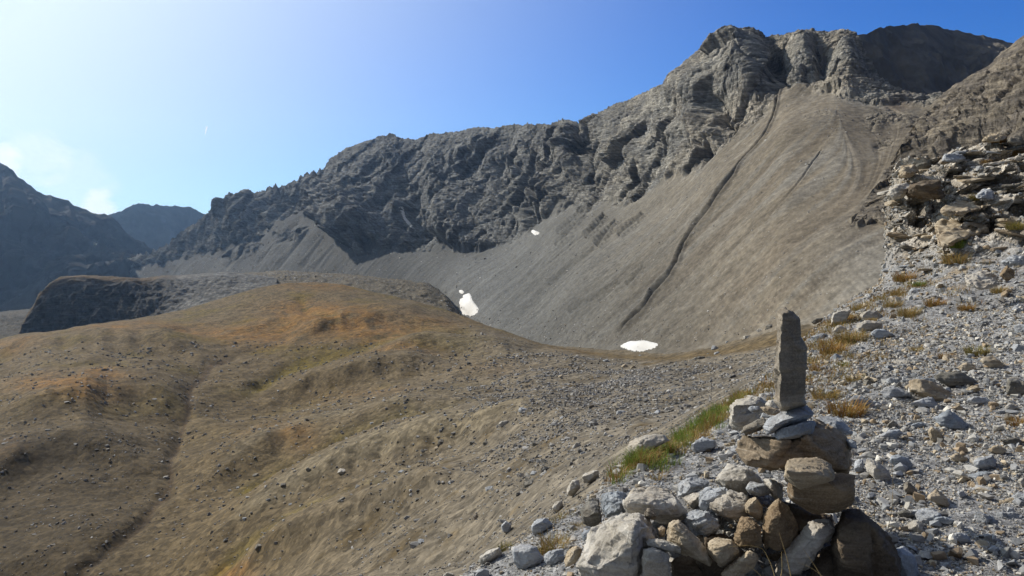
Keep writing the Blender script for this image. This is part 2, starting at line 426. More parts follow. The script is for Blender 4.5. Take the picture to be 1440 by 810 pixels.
wob = fbm(x / 60, y / 60, z / 60, 4) * 0.10 + streak2 * 0.010 + fbm(x / 22, y / 22, z / 22, 3) * (.07 + .07 * sstep(600, 520, PX))
rock = sstep(-0.035, 0.035, (Tm - 2.0) + wob)
# rock bands standing in the left scree
rock = np.maximum(rock, (bell(PX, PY, [(380, 335), (405, 330), (440, 322)], 9) + bell(PX, PY, [(1120, 172), (1150, 160), (1190, 162)], 7) * .5 + bell(PX, PY, [(1205, 182), (1250, 165), (1300, 170)], 11) * .9 + bell(PX, PY, [(1225, 215), (1262, 196)], 7) * .7 + bell(PX, PY, [(300, 370), (345, 352), (372, 345)], 8)).clip(0, 1) * 0.8)
n = normals(P)
for k in range(3): n[..., k] = blurx(n[..., k], 12)
near = np.clip(y / 600, 0.55, 2.2)
crest = 1 - 0.8 * sstep(2.72, 3.0, Tm)
ss = x * .8 - y * .25 + .55 * z + fbm(x / 70, y / 70, z / 70, 2) * 12          # ribs lean to the left going down
wx = fbm(x / 60, y / 60, z / 60, 3) * 3
bed = z + 0.16 * x - .05 * y + wx
ri = np.nonzero(rock.reshape(-1) > .01)[0]
def fac(L, sl, vz=1.6):
    o_ = np.zeros(x.size, np.float32); e_ = np.ones(x.size, np.float32)
    X_, Y_, Z_ = (x + .5 * wx).reshape(-1)[ri], y.reshape(-1)[ri], bed.reshape(-1)[ri]
    o_[ri], e_[ri] = facet(X_ / L, Y_ / L, Z_ / (L * vz), sl, True); return o_.reshape(x.shape), e_.reshape(x.shape)
(f0, e0), (fb, eb) = fac(85, 1.0, 2.2), fac(38, 1.0, 2.4)
(f1, e1), (f2, e2), (f3, e3), (f4, e4) = fac(19, .9, 1.6), fac(9, .9, .8), fac(4.2, 1.0, .5), fac(1.9, 1.0, .6)
d = (f0 * 7.5 + fb * 4.0 + (ridged(ss / 46, z / 220, y / 90, 2) * 3.0 + ridged(ss / 17 + 4, z / 110, y / 40, 2) * 1.2) * sstep(1000, 850, PX)) * crest * np.clip(near, .6, 1.7)
nk = np.clip(near, .8, 1.2)
d = d + (f1 * 1.2 * crest + f2 * .75 * (.3 + .7 * crest) + f3 * .65 + f4 * .4) * nk
d = d - (1.6 * sstep(.05, .0, eb) * crest + .9 * sstep(.10, .0, e1) * crest + .6 * sstep(.12, .0, e2) + .3 * sstep(.15, 0, e3)) * nk
sm = sstep(-.5, .4, fbm(x / 50, y / 50, z / 30, 2))
d = d + ((bed / 7.0) % 1 - 0.5) * .9 * sm * nk + ((bed / 2.6 + .4 * perlin(x / 20, y / 20, z / 20)) % 1 - 0.5) * .6 * nk
d = d + fbm(x / 6, y / 6, z / 3, 4, 0.65) * 0.7
strat = fbm(x / 60, y / 60, bed / 2.2, 3, .6)
crev = np.clip(sstep(.12, 0, e1) * .35 + sstep(.16, 0, e2) * .4 + sstep(.2, 0, e3) * .3, 0, .8)  # crevice mask: shade painted along the facet edges
# large buttresses (+) and gullies (-) read off the face
for (bx, by, sx, sy, a) in [(480, 320, 34, 40, 45), (520, 320, 20, 45, 25), (580, 300, 26, 45, -22), (555, 290, 12, 50, 15), (640, 310, 30, 50, 24), (345, 300, 26, 40, 30), (400, 290, 24, 40, -18),
                            (700, 210, 26, 30, 14), (712, 250, 14, 60, -16), (745, 290, 9, 50, -20), (772, 280, 14, 40, 18), (795, 205, 14, 40, 16), (826, 215, 8, 45, -26), (848, 200, 14, 60, 8),
                            (905, 225, 14, 22, 10), (890, 245, 8, 12, -8), (975, 120, 30, 40, 14), (1040, 90, 26, 40, 16), (1012, 150, 22, 18, -13), (988, 175, 10, 22, 8), (950, 190, 16, 20, 9), (972, 205, 10, 16, -8),
                            (1082, 80, 9, 30, -14), (1100, 115, 8, 20, -9), (1065, 115, 16, 26, 8), (1130, 70, 20, 25, 9), (1148, 75, 8, 26, -9), (1185, 80, 18, 40, 10), (1160, 160, 22, 12, 1.5)]:
    d = d + blob(PX + 9 * fb + 7 * f1, PY + 10 * f1 + 6 * f2, bx, by, sx, sy) * a * crest * 1.05
d = d * rock
sc_ = 1 - rock
on = sstep(1.0, 1.06, Tm)
d = d + sc_ * on * (streak * 0.05 + streak2 * 0.12 * sstep(1.95, 1.5, Tm)) * np.clip(y / 350, .6, 2.2)
d = d + sc_ * on * (fbm(x / 5, y / 5, z / 5, 3, 0.6) * 0.16 + fbm(x / 55, y / 55, z / 55, 2) * 1.8)
dark = np.zeros_like(d)
def rill(pts, w, depth, dk, bank=0.5):
    global d, dark
    dd, al, sd = pline(PX, PY, pts)
    ww = w * (0.45 + 0.75 * al) * (1 + 0.35 * perlin(al * 14 + w, al * 3, al * 0 + depth))
    e = sstep(0, .06, al) * sstep(0, .05, 1 - al)
    d = d - np.exp(-(dd / ww) ** 2) * depth * e + np.exp(-((dd - 2.0 * ww) / (0.9 * ww)) ** 2) * depth * bank * e
    dark = np.maximum(dark, np.exp(-(dd / (1.3 * ww)) ** 2) * dk * e)
rill([(1104, 108), (1094, 135), (1086, 165), (1072, 192), (1048, 222), (1034, 246), (1012, 272), (1000, 292), (978, 318), (962, 342), (950, 368), (938, 386), (915, 408), (903, 428), (885, 447), (862, 470)], 2.1, 2.3, .55, .5)
rill([(1158, 206), (1146, 222), (1128, 246), (1108, 272), (1092, 290), (1080, 308), (1060, 326), (1035, 350), (1015, 372)], 1.5, .35, .08)
for a_, b_ in [((815, 296), (783, 328)), ((826, 302), (780, 345)), ((852, 302), (822, 334)), ((868, 310), (836, 344)), ((812, 330), (742, 388)), ((790, 352), (728, 402)), ((905, 300), (868, 330)), ((838, 345), (770, 400)),
               ((905, 372), (880, 400)), ((1260, 262), (1200, 320)), ((870, 392), (800, 440))]:
    m_ = ((a_[0] + b_[0]) / 2 + 2, (a_[1] + b_[1]) / 2 - 2)
    rill([a_, m_, b_], 2.6, 2.6 if a_[1] < 320 else 1.0, .45 if a_[1] < 320 else .22)
for a_, b_ in [((410, 322), (360, 372)), ((436, 322), (390, 376)), ((456, 330), (424, 376)), ((470, 342), (440, 380)), ((352, 350), (315, 378))]:
    rill([a_, ((a_[0] + b_[0]) / 2, (a_[1] + b_[1]) / 2), b_], 2.6, 1.6, .15)
P = P + n * d[..., None]
P[..., 2] += sstep(2.75, 3.0, Tm) * sstep(520, 420, PX) * (ridged(PX / 9, PX * 0, PX * 0, 3) * 5.0 + 1.5)
P[..., 2] += sstep(2.8, 3.0, Tm) * sstep(420, 520, PX) * fbm(PX / 6, PX * 0, PX * 0, 3) * y / 500 * .4
# colour
warm = sstep(700, 1150, PX)
rk = mixc((.135, .135, .13), (.24, .225, .19), sstep(-.6, .7, fbm(x / 25, y / 25, z / 12, 4)))
rk = mixc(rk, (.27, .225, .16), 0.55 * warm * sstep(-.2, .6, fbm(x / 50 + 9, y / 50, z / 50, 3)))
rk = mixc(rk, (.33, .32, .30), 0.5 * sstep(.5, 1.3, fbm(x / 6, y / 6, z / 2.5, 3, .6)))
sc1 = mixc((.19, .19, .175), (.27, .225, .155), np.clip(warm * 1.0 + 0.16 * streak2 * warm, 0, 1))
fd = sstep(1.97, 1.6, Tm)
sc1 = mixc(sc1, (.21, .21, .20), np.clip(0.55 * sstep(.2, 1.6, streak2) * fd + .15 * sstep(0.4, 1.8, streak) * fd, 0, .6))
sc1 = mixc(sc1, (.21, .155, .095), .5 * sstep(.3, 1.8, -streak2) * fd * warm)
sc1 = mixc(sc1, (.25, .245, .23), .55 * sstep(.3, 1.5, streak3) * fd)
sc1 = mixc(sc1, (.185, .145, .095), .5 * sstep(.3, 1.5, -streak3) * fd * warm)
sc1 = mixc(sc1, (.29, .28, .255), .75 * sstep(1100, 1250, PX) * sstep(300, 380, PY))
sc1 = sc1 * (1 + 0.085 * streak * fd + 0.05 * streak2 * fd + 0.06 * fbm(x / 3, y / 3, z / 3, 3, .7))[..., None]
rk = rk * (1.40 + .55 * sstep(780, 930, PX))[..., None]  # rock brightened, most at the right: sunlight put into the colour
rock_c = sstep(-.11, .07, (Tm - 2.0) + wob + .04 * streak2) * .5 + rock * .5
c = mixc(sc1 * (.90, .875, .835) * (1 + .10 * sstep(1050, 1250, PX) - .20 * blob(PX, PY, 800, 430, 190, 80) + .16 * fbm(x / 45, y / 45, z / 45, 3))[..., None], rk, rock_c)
c = mixc(c, (.115, .115, .105), dark * 0.75)  # rill beds darkened: their shade is painted in
c = mixc(c, (.20, .13, .09), .6 * blob(PX, PY, 1262, 150, 18, 7))
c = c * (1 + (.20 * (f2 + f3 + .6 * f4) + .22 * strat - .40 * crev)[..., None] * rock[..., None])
c = mixc(c, c.mean(-1, keepdims=True) * np.array((.93, 1.0, 1.06)), .35 + .5 * sstep(900, 650, PX))  # greyed overall; bluer to the left, haze tint put into the colour
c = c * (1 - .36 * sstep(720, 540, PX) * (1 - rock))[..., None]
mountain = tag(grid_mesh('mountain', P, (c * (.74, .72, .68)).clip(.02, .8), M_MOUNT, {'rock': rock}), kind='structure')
MP, MROCK, MT = P, rock, Tm
print('mountain', round(time.time() - T0, 1))

# the dark dome behind its right shoulder
far_range('mountain_dome',
          [(1150, 70, 470), (1195, 58, 475), (1212, 50, 480), (1222, 45, 490), (1232, 40, 500), (1250, 37, 530), (1270, 36, 560), (1300, 37, 590), (1320, 40, 610), (1340, 43, 630), (1380, 50, 650), (1410, 58, 650), (1500, 75, 640), (1600, 95, 620)],
          [(1150, 130, 445), (1212, 140, 445), (1300, 172, 440), (1340, 160, 470), (1410, 150, 520), (1600, 150, 520)], 0.8, [8, 180, 12], 7, 60, ((.12, .115, .105), (.185, .17, .145)), damp=.3, seed=2.0)

# ================================================================== rocky spur on the right, in front of the scree
ET = [(1190, 326, 228), (1200, 312, 232), (1212, 290, 241), (1225, 270, 250), (1250, 236, 268), (1275, 196, 295), (1292, 168, 318), (1310, 150, 326), (1340, 126, 322), (1370, 106, 316), (1392, 92, 312), (1405, 76, 310), (1420, 66, 306), (1432, 56, 303), (1440, 50, 300), (1500, 10, 292), (1650, -90, 285)]
EB = [(1190, 332, 225), (1212, 322, 226), (1230, 306, 228), (1250, 320, 215), (1300, 330, 200), (1440, 330, 180), (1650, 320, 165)]
px = np.concatenate([np.arange(1190, 1450, 0.7), np.arange(1450, 1651, 2.0)])
P, Te = loft(px, [lambda p: (curve(EB, p)[0] + 14, curve(EB, p)[1] + 6), EB, ET, lambda p: (curve(ET, p)[0] + 6, curve(ET, p)[1] * 1.06)], [8, 320, 14])
x, y, z = P[..., 0], P[..., 1], P[..., 2]
PX, PY = proj(P)
n = normals(P)
edge = .25 + .75 * sstep(20, 90, PX - 1190)
k = edge * (1 - 0.7 * sstep(1.8, 2, Te))
d = ridged(x / 30, y / 30, z / 40, 2) * 3.5 + facet(x / 9, y / 9, z / 11) * 1.8 + facet(x / 3.5, y / 3.5, z / 2.5) * .8 + fbm(x / 3, y / 3, z / 3, 3, .6) * 0.35
bed = z + .35 * x + fbm(x / 12, y / 12, z / 12, 3) * 3
d = d + (np.abs(((bed / 4.0) % 1) - .5) * 2 - .5) * 1.0
P = P + n * (d * k)[..., None]
c = mixc((.17, .15, .125), (.30, .26, .20), sstep(-.6, .7, fbm(x / 9, y / 9, z / 5, 4)))
c = mixc(c, (.36, .33, .28), .45 * sstep(.5, 1.2, fbm(x / 3, y / 3, z / 1.5, 3, .6)))
tag(grid_mesh('mountain_spur', P, c * .78, M_MOUNT, {'rock': np.ones(P.shape[:2])}), kind='structure')

# ================================================================== valley floor: moraine, hummock, stony slope
MO = [(-320, 448, 900), (0, 446, 900), (100, 436, 900), (200, 412, 950), (300, 394, 940), (400, 388, 880), (500, 394, 790), (600, 403, 720), (628, 419, 660), (640, 438, 612), (650, 447, 586), (665, 452, 560), (700, 468, 455), (770, 486, 365), (870, 493, 280), (930, 497, 248), (1000, 488, 225), (1100, 462, 196), (1200, 432, 182), (1300, 408, 172), (1600, 350, 156)]
HB = [(-320, 560, 560), (0, 532, 600), (120, 524, 610), (220, 490, 640), (300, 462, 640), (400, 430, 640), (500, 428, 600), (600, 440, 540), (660, 458, 470), (720, 476, 410), (770, 488, 345), (870, 498, 268), (930, 501, 238), (1000, 492, 216), (1100, 466, 188), (1200, 440, 172), (1300, 416, 160), (1600, 365, 145)]
HC = [(-320, 520, 380), (0, 488, 400), (30, 485, 405), (90, 479, 410), (140, 466, 420), (200, 450, 435), (260, 434, 450), (320, 416, 465), (350, 407, 472), (375, 401, 477), (400, 397, 480), (440, 396, 480), (480, 399, 472), (530, 411, 455), (580, 423, 432), (640, 440, 400), (680, 456, 370), (720, 471, 340), (760, 483, 312), (830, 498, 268), (880, 504, 245), (950, 506, 215), (1050, 494, 180), (1200, 458, 155), (1400, 430, 138), (1600, 400, 128)]
R1 = [(-320, 620, 205), (0, 588, 220), (120, 570, 226), (250, 598, 226), (400, 572, 250), (600, 545, 232), (800, 535, 186), (1000, 530, 132), (1200, 495, 112), (1400, 470, 104), (1600, 440, 98)]
R2 = [(-320, 835, 122), (0, 822, 128), (200, 818, 122), (330, 818, 108), (500, 818, 80), (650, 800, 60), (800, 700, 50), (900, 640, 50), (1000, 580, 60), (1100, 515, 78), (1200, 492, 84), (1400, 480, 80), (1600, 460, 76)]
R3 = [(-320, 1010, 58), (0, 1010, 70), (300, 1010, 56), (650, 900, 24), (800, 745, 19), (900, 680, 19), (1000, 610, 22), (1100, 545, 30), (1200, 520, 36), (1600, 500, 36)]
R4 = [(-320, 1403, 12), (300, 1403, 12), (650, 1250, 11.5), (800, 1058, 10), (900, 1002, 10), (1000, 933, 13), (1100, 890, 19), (1200, 755, 29), (1400, 703, 30), (1600, 690, 30)]
px = np.concatenate([np.arange(-320, -20, 4.0), np.arange(-20, 1260, 1.0), np.arange(1260, 1601, 5.0)])
P, Tv = loft(px, [lambda p: (curve(MO, p)[0] - 6, curve(MO, p)[1] * 1.35), MO, HB, HC, R1, R2, R3, R4], [30, 110, 70, 260, 330, 40, 24], smooth=14)
for _ in range(1): P[..., 1] = blurx(P[..., 1], 14); P[..., 2] = blurx(P[..., 2], 6)
P[..., 0] = (px[None] - CX) / F * P[..., 1]
x, y, z = P[..., 0].copy(), P[..., 1].copy(), P[..., 2].copy()
PX, PY = proj(P)
front = sstep(2.95, 3.15, Tv)
h = fbm(x / 38, y / 38, x * 0, 3) * 1.9 * sstep(3.0, 3.5, Tv) + fbm(x / 11, y / 11, x * 0 + 3, 3) * .35 + fbm(x / 2.6, y / 2.6, x * 0 + 7, 3, .6) * .10
ridges = [([(-60, 600), (0, 581), (80, 560), (150, 547), (205, 556), (262, 578), (330, 600)], 24, 2.6), ([(-40, 505), (0, 497), (60, 500), (130, 490), (200, 486), (262, 496), (320, 515)], 12, 3.0),
          ([(230, 812), (300, 765), (400, 705), (480, 668), (560, 640), (640, 617), (700, 600), (790, 573), (860, 545)], 13, 1.8), ([(200, 730), (300, 670), (380, 628), (440, 603), (540, 582), (640, 560), (700, 552)], 13, 1.4),
          ([(360, 565), (450, 540), (560, 521), (650, 505)], 10, 2.2), ([(380, 478), (470, 456), (560, 450), (650, 468)], 8, 2.2), ([(-60, 690), (0, 660), (60, 632), (110, 622), (170, 640), (230, 670)], 16, 1.5), ([(500, 500), (600, 487), (680, 490), (760, 500)], 8, 1.6),
          ([(300, 812), (420, 760), (560, 705), (700, 660)], 12, 1.2)]
gull = [([(340, 497), (300, 515), (270, 552), (256, 600), (243, 640), (234, 690), (190, 745), (110, 812), (60, 850)], 10, 1.0, 'b'), ([(270, 830), (320, 790), (380, 752), (440, 722), (520, 690), (640, 650)], 8, .8, 'g'), ([(330, 560), (420, 515), (520, 485), (600, 468), (680, 478)], 8, 1.5, 'g'),
        ([(320, 700), (400, 655), (480, 620), (580, 590), (700, 565)], 8, 1.6, 'g'), ([(480, 460), (430, 440), (420, 415)], 6, 1.0, 'g')]
for pts, w, a in ridges:
    dq, al, sd = pline(PX, PY + 3 * perlin(PX / 25, PY / 25, PX * 0 + w), pts)
    wq = np.where(PY > np.interp(PX, [p[0] for p in pts], [p[1] for p in pts]), w * .95, w * 2.4)
    h = h + np.exp(-(dq / wq) ** 2) * sstep(0, .3, al) * sstep(0, .3, 1 - al) * a * 2.3
gm = np.zeros_like(h); bm_ = np.zeros_like(h)
for pts, w, a, kd in gull:
    wv = 1 + 0.5 * perlin(PX / 40, PY / 40, PX * 0 + a)
    d_, al, sd = pline(PX + 6 * perlin(PX / 30, PY / 30, PX * 0), PY, pts)
    e = sstep(0, .1, al) * sstep(0, .1, 1 - al)
    h = h - np.exp(-(d_ / w) ** 2) * a * e
    if kd == 'g': gm = np.maximum(gm, np.exp(-(d_ / (w * .9 * wv)) ** 2) * e)
    else: bm_ = np.maximum(bm_, np.exp(-(d_ / (w * .45 * wv)) ** 2) * e)
mor = 1 - sstep(1.75, 2.6, Tv)
rb = sstep(760, 600, PX) * mor
h = h + rb * (ridged(x / 40, y / 40, x * 0, 3) * 1.8 + ridged(x / 9, y / 9, x * 0 + 2, 3) * .6 + fbm(x / 3, y / 3, x * 0, 2) * .6)
h = h - 4 * sstep(1100, 1250, PX)
P[..., 2] += h
# colour
lf = fbm(x / 30, y / 30, x * 0 + 4, 4, .6); mf = fbm(x / 7, y / 7, x * 0 + 1, 4, .65)
c = mixc((.150, .125, .082), (.195, .165, .115), sstep(-.7, .7, mf))
top_ = sstep(640, 400, PY)
grn = np.clip(sstep(.0, .8, lf + .3 * mf) * sstep(680, 480, PY) * sstep(820, 600, PX) * .7 + gm * (.95 + .4 * mf) * sstep(820, 640, PX), 0, .95)
c = mixc(c, (.165, .140, .035), grn)
og = np.zeros_like(h)
for (bx, by, sx, sy, a) in [(430, 436, 50, 12, .9), (540, 470, 60, 10, .8), (470, 455, 70, 14, .75), (450, 402, 60, 7, .5), (380, 470, 60, 16, .6), (620, 458, 40, 9, .5), (90, 562, 70, 13, .9), (10, 650, 26, 16, 1.1), (140, 548, 30, 8, .8), (400, 622, 40, 10, .6), (300, 470, 60, 12, .5), (150, 485, 70, 6, .5), (560, 500, 60, 7, .5), (330, 805, 26, 14, .7), (20, 500, 40, 8, .5), (200, 470, 60, 10, .4), (840, 490, 40, 5, .4), (520, 560, 60, 8, .3), (700, 520, 60, 10, .25)]:
    og = og + blob(PX, PY, bx, by, sx, sy) * a
og = np.clip(og * (0.95 + .9 * mf + .5 * lf + .5 * fbm(x / 1.5, y / 3, x * 0 + 2, 2)), 0, .85)
c = mixc(c, (.29, .17, .055), og)
st = sstep(350, 900, PX + .6 * (PY - 600)) * sstep(2.9, 3.3, Tv)
c = mixc(c, (.235, .235, .24), .97 * st * sstep(-.8, .3, mf + .4))
c = mixc(c, (.25, .235, .20), .85 * sstep(.3, .9, bell(PX, PY, ridges[2][0], 14) + bell(PX, PY, ridges[3][0], 9) * .7))
c = mixc(c, (.085, .06, .04), bm_ * .8)
c = mixc(c, (.082, .07, .052), .8 * sstep(330, 90, PX + .25 * (PY - 700)) * sstep(575, 650, PY))  # lower left slope darkened: shade put into the turf colour
c = mixc(c, mixc((.115, .115, .11), (.20, .195, .185), sstep(-.5, .8, fbm(x / 14, y / 14, x * 0, 4, .65))) * (1 - .55 * sstep(200, 40, PX))[..., None], rb)
c = mixc(c, (.19, .175, .15), (1 - rb) * mor * sstep(700, 780, PX))
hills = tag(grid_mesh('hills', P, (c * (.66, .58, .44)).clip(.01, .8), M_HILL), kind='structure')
VP, VT = P, Tv

# the dark rock knoll left of the hummock
KT = [(22, 482, 700), (30, 462, 706), (42, 440, 715), (56, 415, 730), (70, 400, 740), (86, 392, 750), (120, 390, 760), (160, 392, 772), (200, 394, 782), (230, 390, 790), (262, 388, 800), (320, 384, 820), (390, 392, 850)]
KB = [(22, 486, 694), (60, 490, 690), (100, 488, 690), (160, 476, 690), (210, 466, 660), (240, 456, 600), (300, 436, 580), (390, 410, 590)]
px = np.arange(22, 390.1, 0.9)
P, Tk = loft(px, [lambda p: (curve(KB, p)[0] + 10, curve(KB, p)[1] - 6), KB, KT, lambda p: (curve(KT, p)[0] - 1.5 * sstep(60, 90, p), curve(KT, p)[1] + 60), lambda p: (curve(KT, p)[0] + 6, curve(KT, p)[1] + 160)], [6, 170, 30, 20])
x, y, z = P[..., 0], P[..., 1], P[..., 2]
n = normals(P)
dam = (1 - .8 * sstep(1.75, 2, Tk))
d = (ridged(x / 34, y / 34, z / 40, 3) * 6 + fbm(x / 7, y / 7, z / 7, 4, .6) * 2.4) * dam
bed = z + fbm(x / 15, y / 15, z / 15, 3) * 3
d = d + (np.abs(((bed / 5.5) % 1) - .5) * 2 - .5) * 1.5 * dam
PX, PY = proj(P)
d = d * (1 - .65 * sstep(200, 260, PX))
P = P + n * d[..., None]
PX, PY = proj(P)
c = mixc((.09, .088, .082), (.15, .14, .125), sstep(-.5, .7, fbm(x / 10, y / 10, z / 4, 4)))
c = mixc(c, (.21, .205, .19), sstep(255, 330, PX) * sstep(-.2, .6, fbm(x / 6, y / 6, z / 6, 3)))
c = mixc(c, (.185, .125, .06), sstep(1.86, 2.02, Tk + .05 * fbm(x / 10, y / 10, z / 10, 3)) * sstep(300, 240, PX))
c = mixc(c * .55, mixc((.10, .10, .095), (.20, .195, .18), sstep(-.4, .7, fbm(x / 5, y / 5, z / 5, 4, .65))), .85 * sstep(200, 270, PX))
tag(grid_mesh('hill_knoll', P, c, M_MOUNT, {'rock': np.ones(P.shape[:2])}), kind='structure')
print('valley', round(time.time() - T0, 1))

# ================================================================== near spur with the gravel path
N0 = lambda p: (HY + 1.72 / 1.0 * F + 0 * p, 1.0 + 0 * p)
G1 = [(200, 1700, 2.4), (650, 1010, 3.2), (900, 872, 3.5), (1100, 850, 3.6), (1300, 830, 3.75), (1440, 815, 3.85), (2000, 770, 4.0)]
G2 = [(200, 1560, 2.6), (650, 875, 4.2), (800, 760, 5.0), (900, 700, 5.5), (1000, 684, 5.6), (1100, 672, 5.7), (1300, 650, 5.9), (1440, 633, 6.0), (2000, 570, 6.2)]
G3 = [(200, 1500, 2.75), (650, 838, 4.65), (800, 728, 5.4), (900, 662, 6.3), (1000, 604, 7.8), (1100, 560, 8.5), (1200, 547, 8.7), (1300, 532, 9.0), (1440, 508, 9.2), (2000, 430, 9.5)]
G4 = [(200, 1480, 2.8), (650, 822, 4.8), (800, 722, 5.55), (900, 650, 6.6), (1000, 594, 8.4), (1100, 518, 12), (1150, 482, 14), (1200, 470, 14.2), (1300, 450, 14.4), (1440, 418, 14.8), (2000, 310, 15)]
G5 = [(200, 1475, 2.83), (650, 814, 4.9), (800, 718, 5.7), (900, 646, 6.7), (1000, 590, 8.7), (1100, 511, 12.6), (1150, 463, 17), (1200, 432, 19), (1240, 406, 20), (1300, 388, 19.5), (1350, 370, 19), (1440, 345, 18.5), (2000, 220, 18.5)]
G6 = [(200, 1472, 2.86), (650, 810, 4.95), (800, 716, 5.8), (900, 644, 6.8), (1000, 587, 8.9), (1100, 508, 12.8), (1150, 458, 17.8), (1200, 422, 21), (1240, 400, 22.5), (1258, 346, 22.7), (1300, 336, 22.2), (1325, 310, 22), (1350, 282, 21.6), (1440, 268, 21.5), (2000, 140, 21)]
G7 = [(200, 1470, 2.9), (650, 806, 5.0), (700, 776, 5.2), (780, 732, 5.7), (830, 694, 6.2), (880, 656, 6.9), (960, 611, 8.1), (1040, 563, 10), (1100, 506, 13), (1150, 456, 18), (1180, 431, 21), (1238, 398, 24), (1246, 352, 24.4), (1252, 300, 24.7), (1257, 256, 25), (1266, 236, 25.4), (1300, 227, 25.4), (1350, 214, 25.2), (1400, 193, 24.6), (1440, 197, 24.2), (1500, 188, 24), (2000, 60, 24)]
def drop(dy, dz):
    def f(p):
        py, Y = curve(G7, p)
        z = (HY - py) / F * Y
        Y2 = Y + dy * np.clip(Y / 8, .6, 2); z2 = z - dz * np.clip(Y / 8, .6, 2)
        return HY - z2 / Y2 * F, Y2
    return f
px = np.concatenate([np.arange(200, 600, 6.0), np.arange(600, 1450, 0.9), np.arange(1450, 2001, 6.0)])
P, Tg = loft(px, [N0, G1, G2, G3, G4, G5, G6, G7, drop(1.2, .7), drop(5, 4.4), drop(14, 13)], [14, 90, 120, 90, 60, 60, 110, 130, 16, 10], smooth=6)
P[..., 2] = blurx(P[..., 2], 5); P[..., 1] = blurx(P[..., 1], 5); P[..., 0] = (px[None] - CX) / F * P[..., 1]
x, y, z = P[..., 0].copy(), P[..., 1].copy(), P[..., 2].copy()
PX, PY = proj(P)
h = fbm(x / 1.7, y / 1.7, x * 0, 3) * .05 + fbm(x / .4, y / .4, x * 0 + 5, 3, .6) * .022 + fbm(x / .08, y / .08, x * 0 + 2, 2) * .006
h = h * np.clip(y / 6, .5, 1.6)
h = h + np.exp(-((x - 1.25) / .45) ** 2 - ((y - 4.35) / .40) ** 2) * .30 + np.exp(-((x - .75) / .35) ** 2 - ((y - 4.3) / .35) ** 2) * .12
oc = sstep(1225, 1262, PX) * sstep(375, 330, PY) * sstep(4.6, 5.0, Tg) * sstep(8.5, 7.2, Tg)
led = z + fbm(x / 1.5, y / 1.5, z / 1.5, 3) * .25 + .04 * x
fo = facet(x / 1.3, y / 1.3, z / .35) ; fo2 = facet(x / .5, y / .5, z / .16)
h = h + oc * (fbm(x / .9, y / .9, z / .9, 4, .6) * .18 + fo * .18 + fo2 * .07 + (np.abs(((led / .42) % 1) - .5) * 2 - .5) * .22)
P[..., 2] += h
P[..., 1] -= oc * (fo * .55 + fo2 * .24 + (np.abs(((led / .5) % 1) - .5) * 2 - .5) * .5 + fbm(x / 1.2, y / 1.2, z / .5, 3) * .5)
mf = fbm(x / 1.1, y / 1.1, z / 1.1, 4, .6); ff = fbm(x / .2, y / .2, z / .2, 3, .65)
c = mixc((.25, .25, .25), (.36, .36, .355), sstep(-.6, .6, ff))
edge_ = sstep(4.0, 6.8, Tg + .8 * mf) * sstep(1300, 1180, PX)
c = mixc(c, (.27, .20, .11), .75 * edge_ * sstep(-.5, .5, mf))
c = mixc(c, (.28, .20, .10), .65 * sstep(.15, .7, mf) * sstep(15, 18, y))
c = mixc(c, (.25, .19, .10), .6 * sstep(.3, .7, mf) * blob(PX, PY, 1190, 520, 90, 60))
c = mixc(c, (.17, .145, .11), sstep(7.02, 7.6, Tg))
c = mixc(c, mixc((.28, .25, .205), (.58, .53, .45), sstep(-.5, .6, mf * .4 + .5 * ff + .9 * fo)), oc)
ground = tag(grid_mesh('ground', P, c * .85, M_GROUND), kind='structure')
GP, GT = P, Tg
print('near', round(time.time() - T0, 1))

# ------------------------------------------------------------------ looking things up on the terrain
bpy.context.view_layer.update()
DG = bpy.context.evaluated_depsgraph_get()
def hit(px, py, only=None):
    dirv = at(px, py, 1.0).normalized()
    if only is not None:
        ok, loc, nor, _ = only.ray_cast(Vector((0, 0, 0)), dirv)
        return (loc, nor) if ok else (None, None)
    ok, loc, nor, _, ob, _ = SC.ray_cast(DG, Vector((0, 0, 0)), dirv, distance=5000)
    return (loc, nor) if ok else (None, None)
def below(x, y, z=60):
    best = None
    for o in (ground, hills):
        ok, loc, nor, _ = o.ray_cast(Vector((x, y, z)), Vector((0, 0, -1)))
        if ok and (best is None or loc.z > best[0].z): best = (loc, nor)
    return best

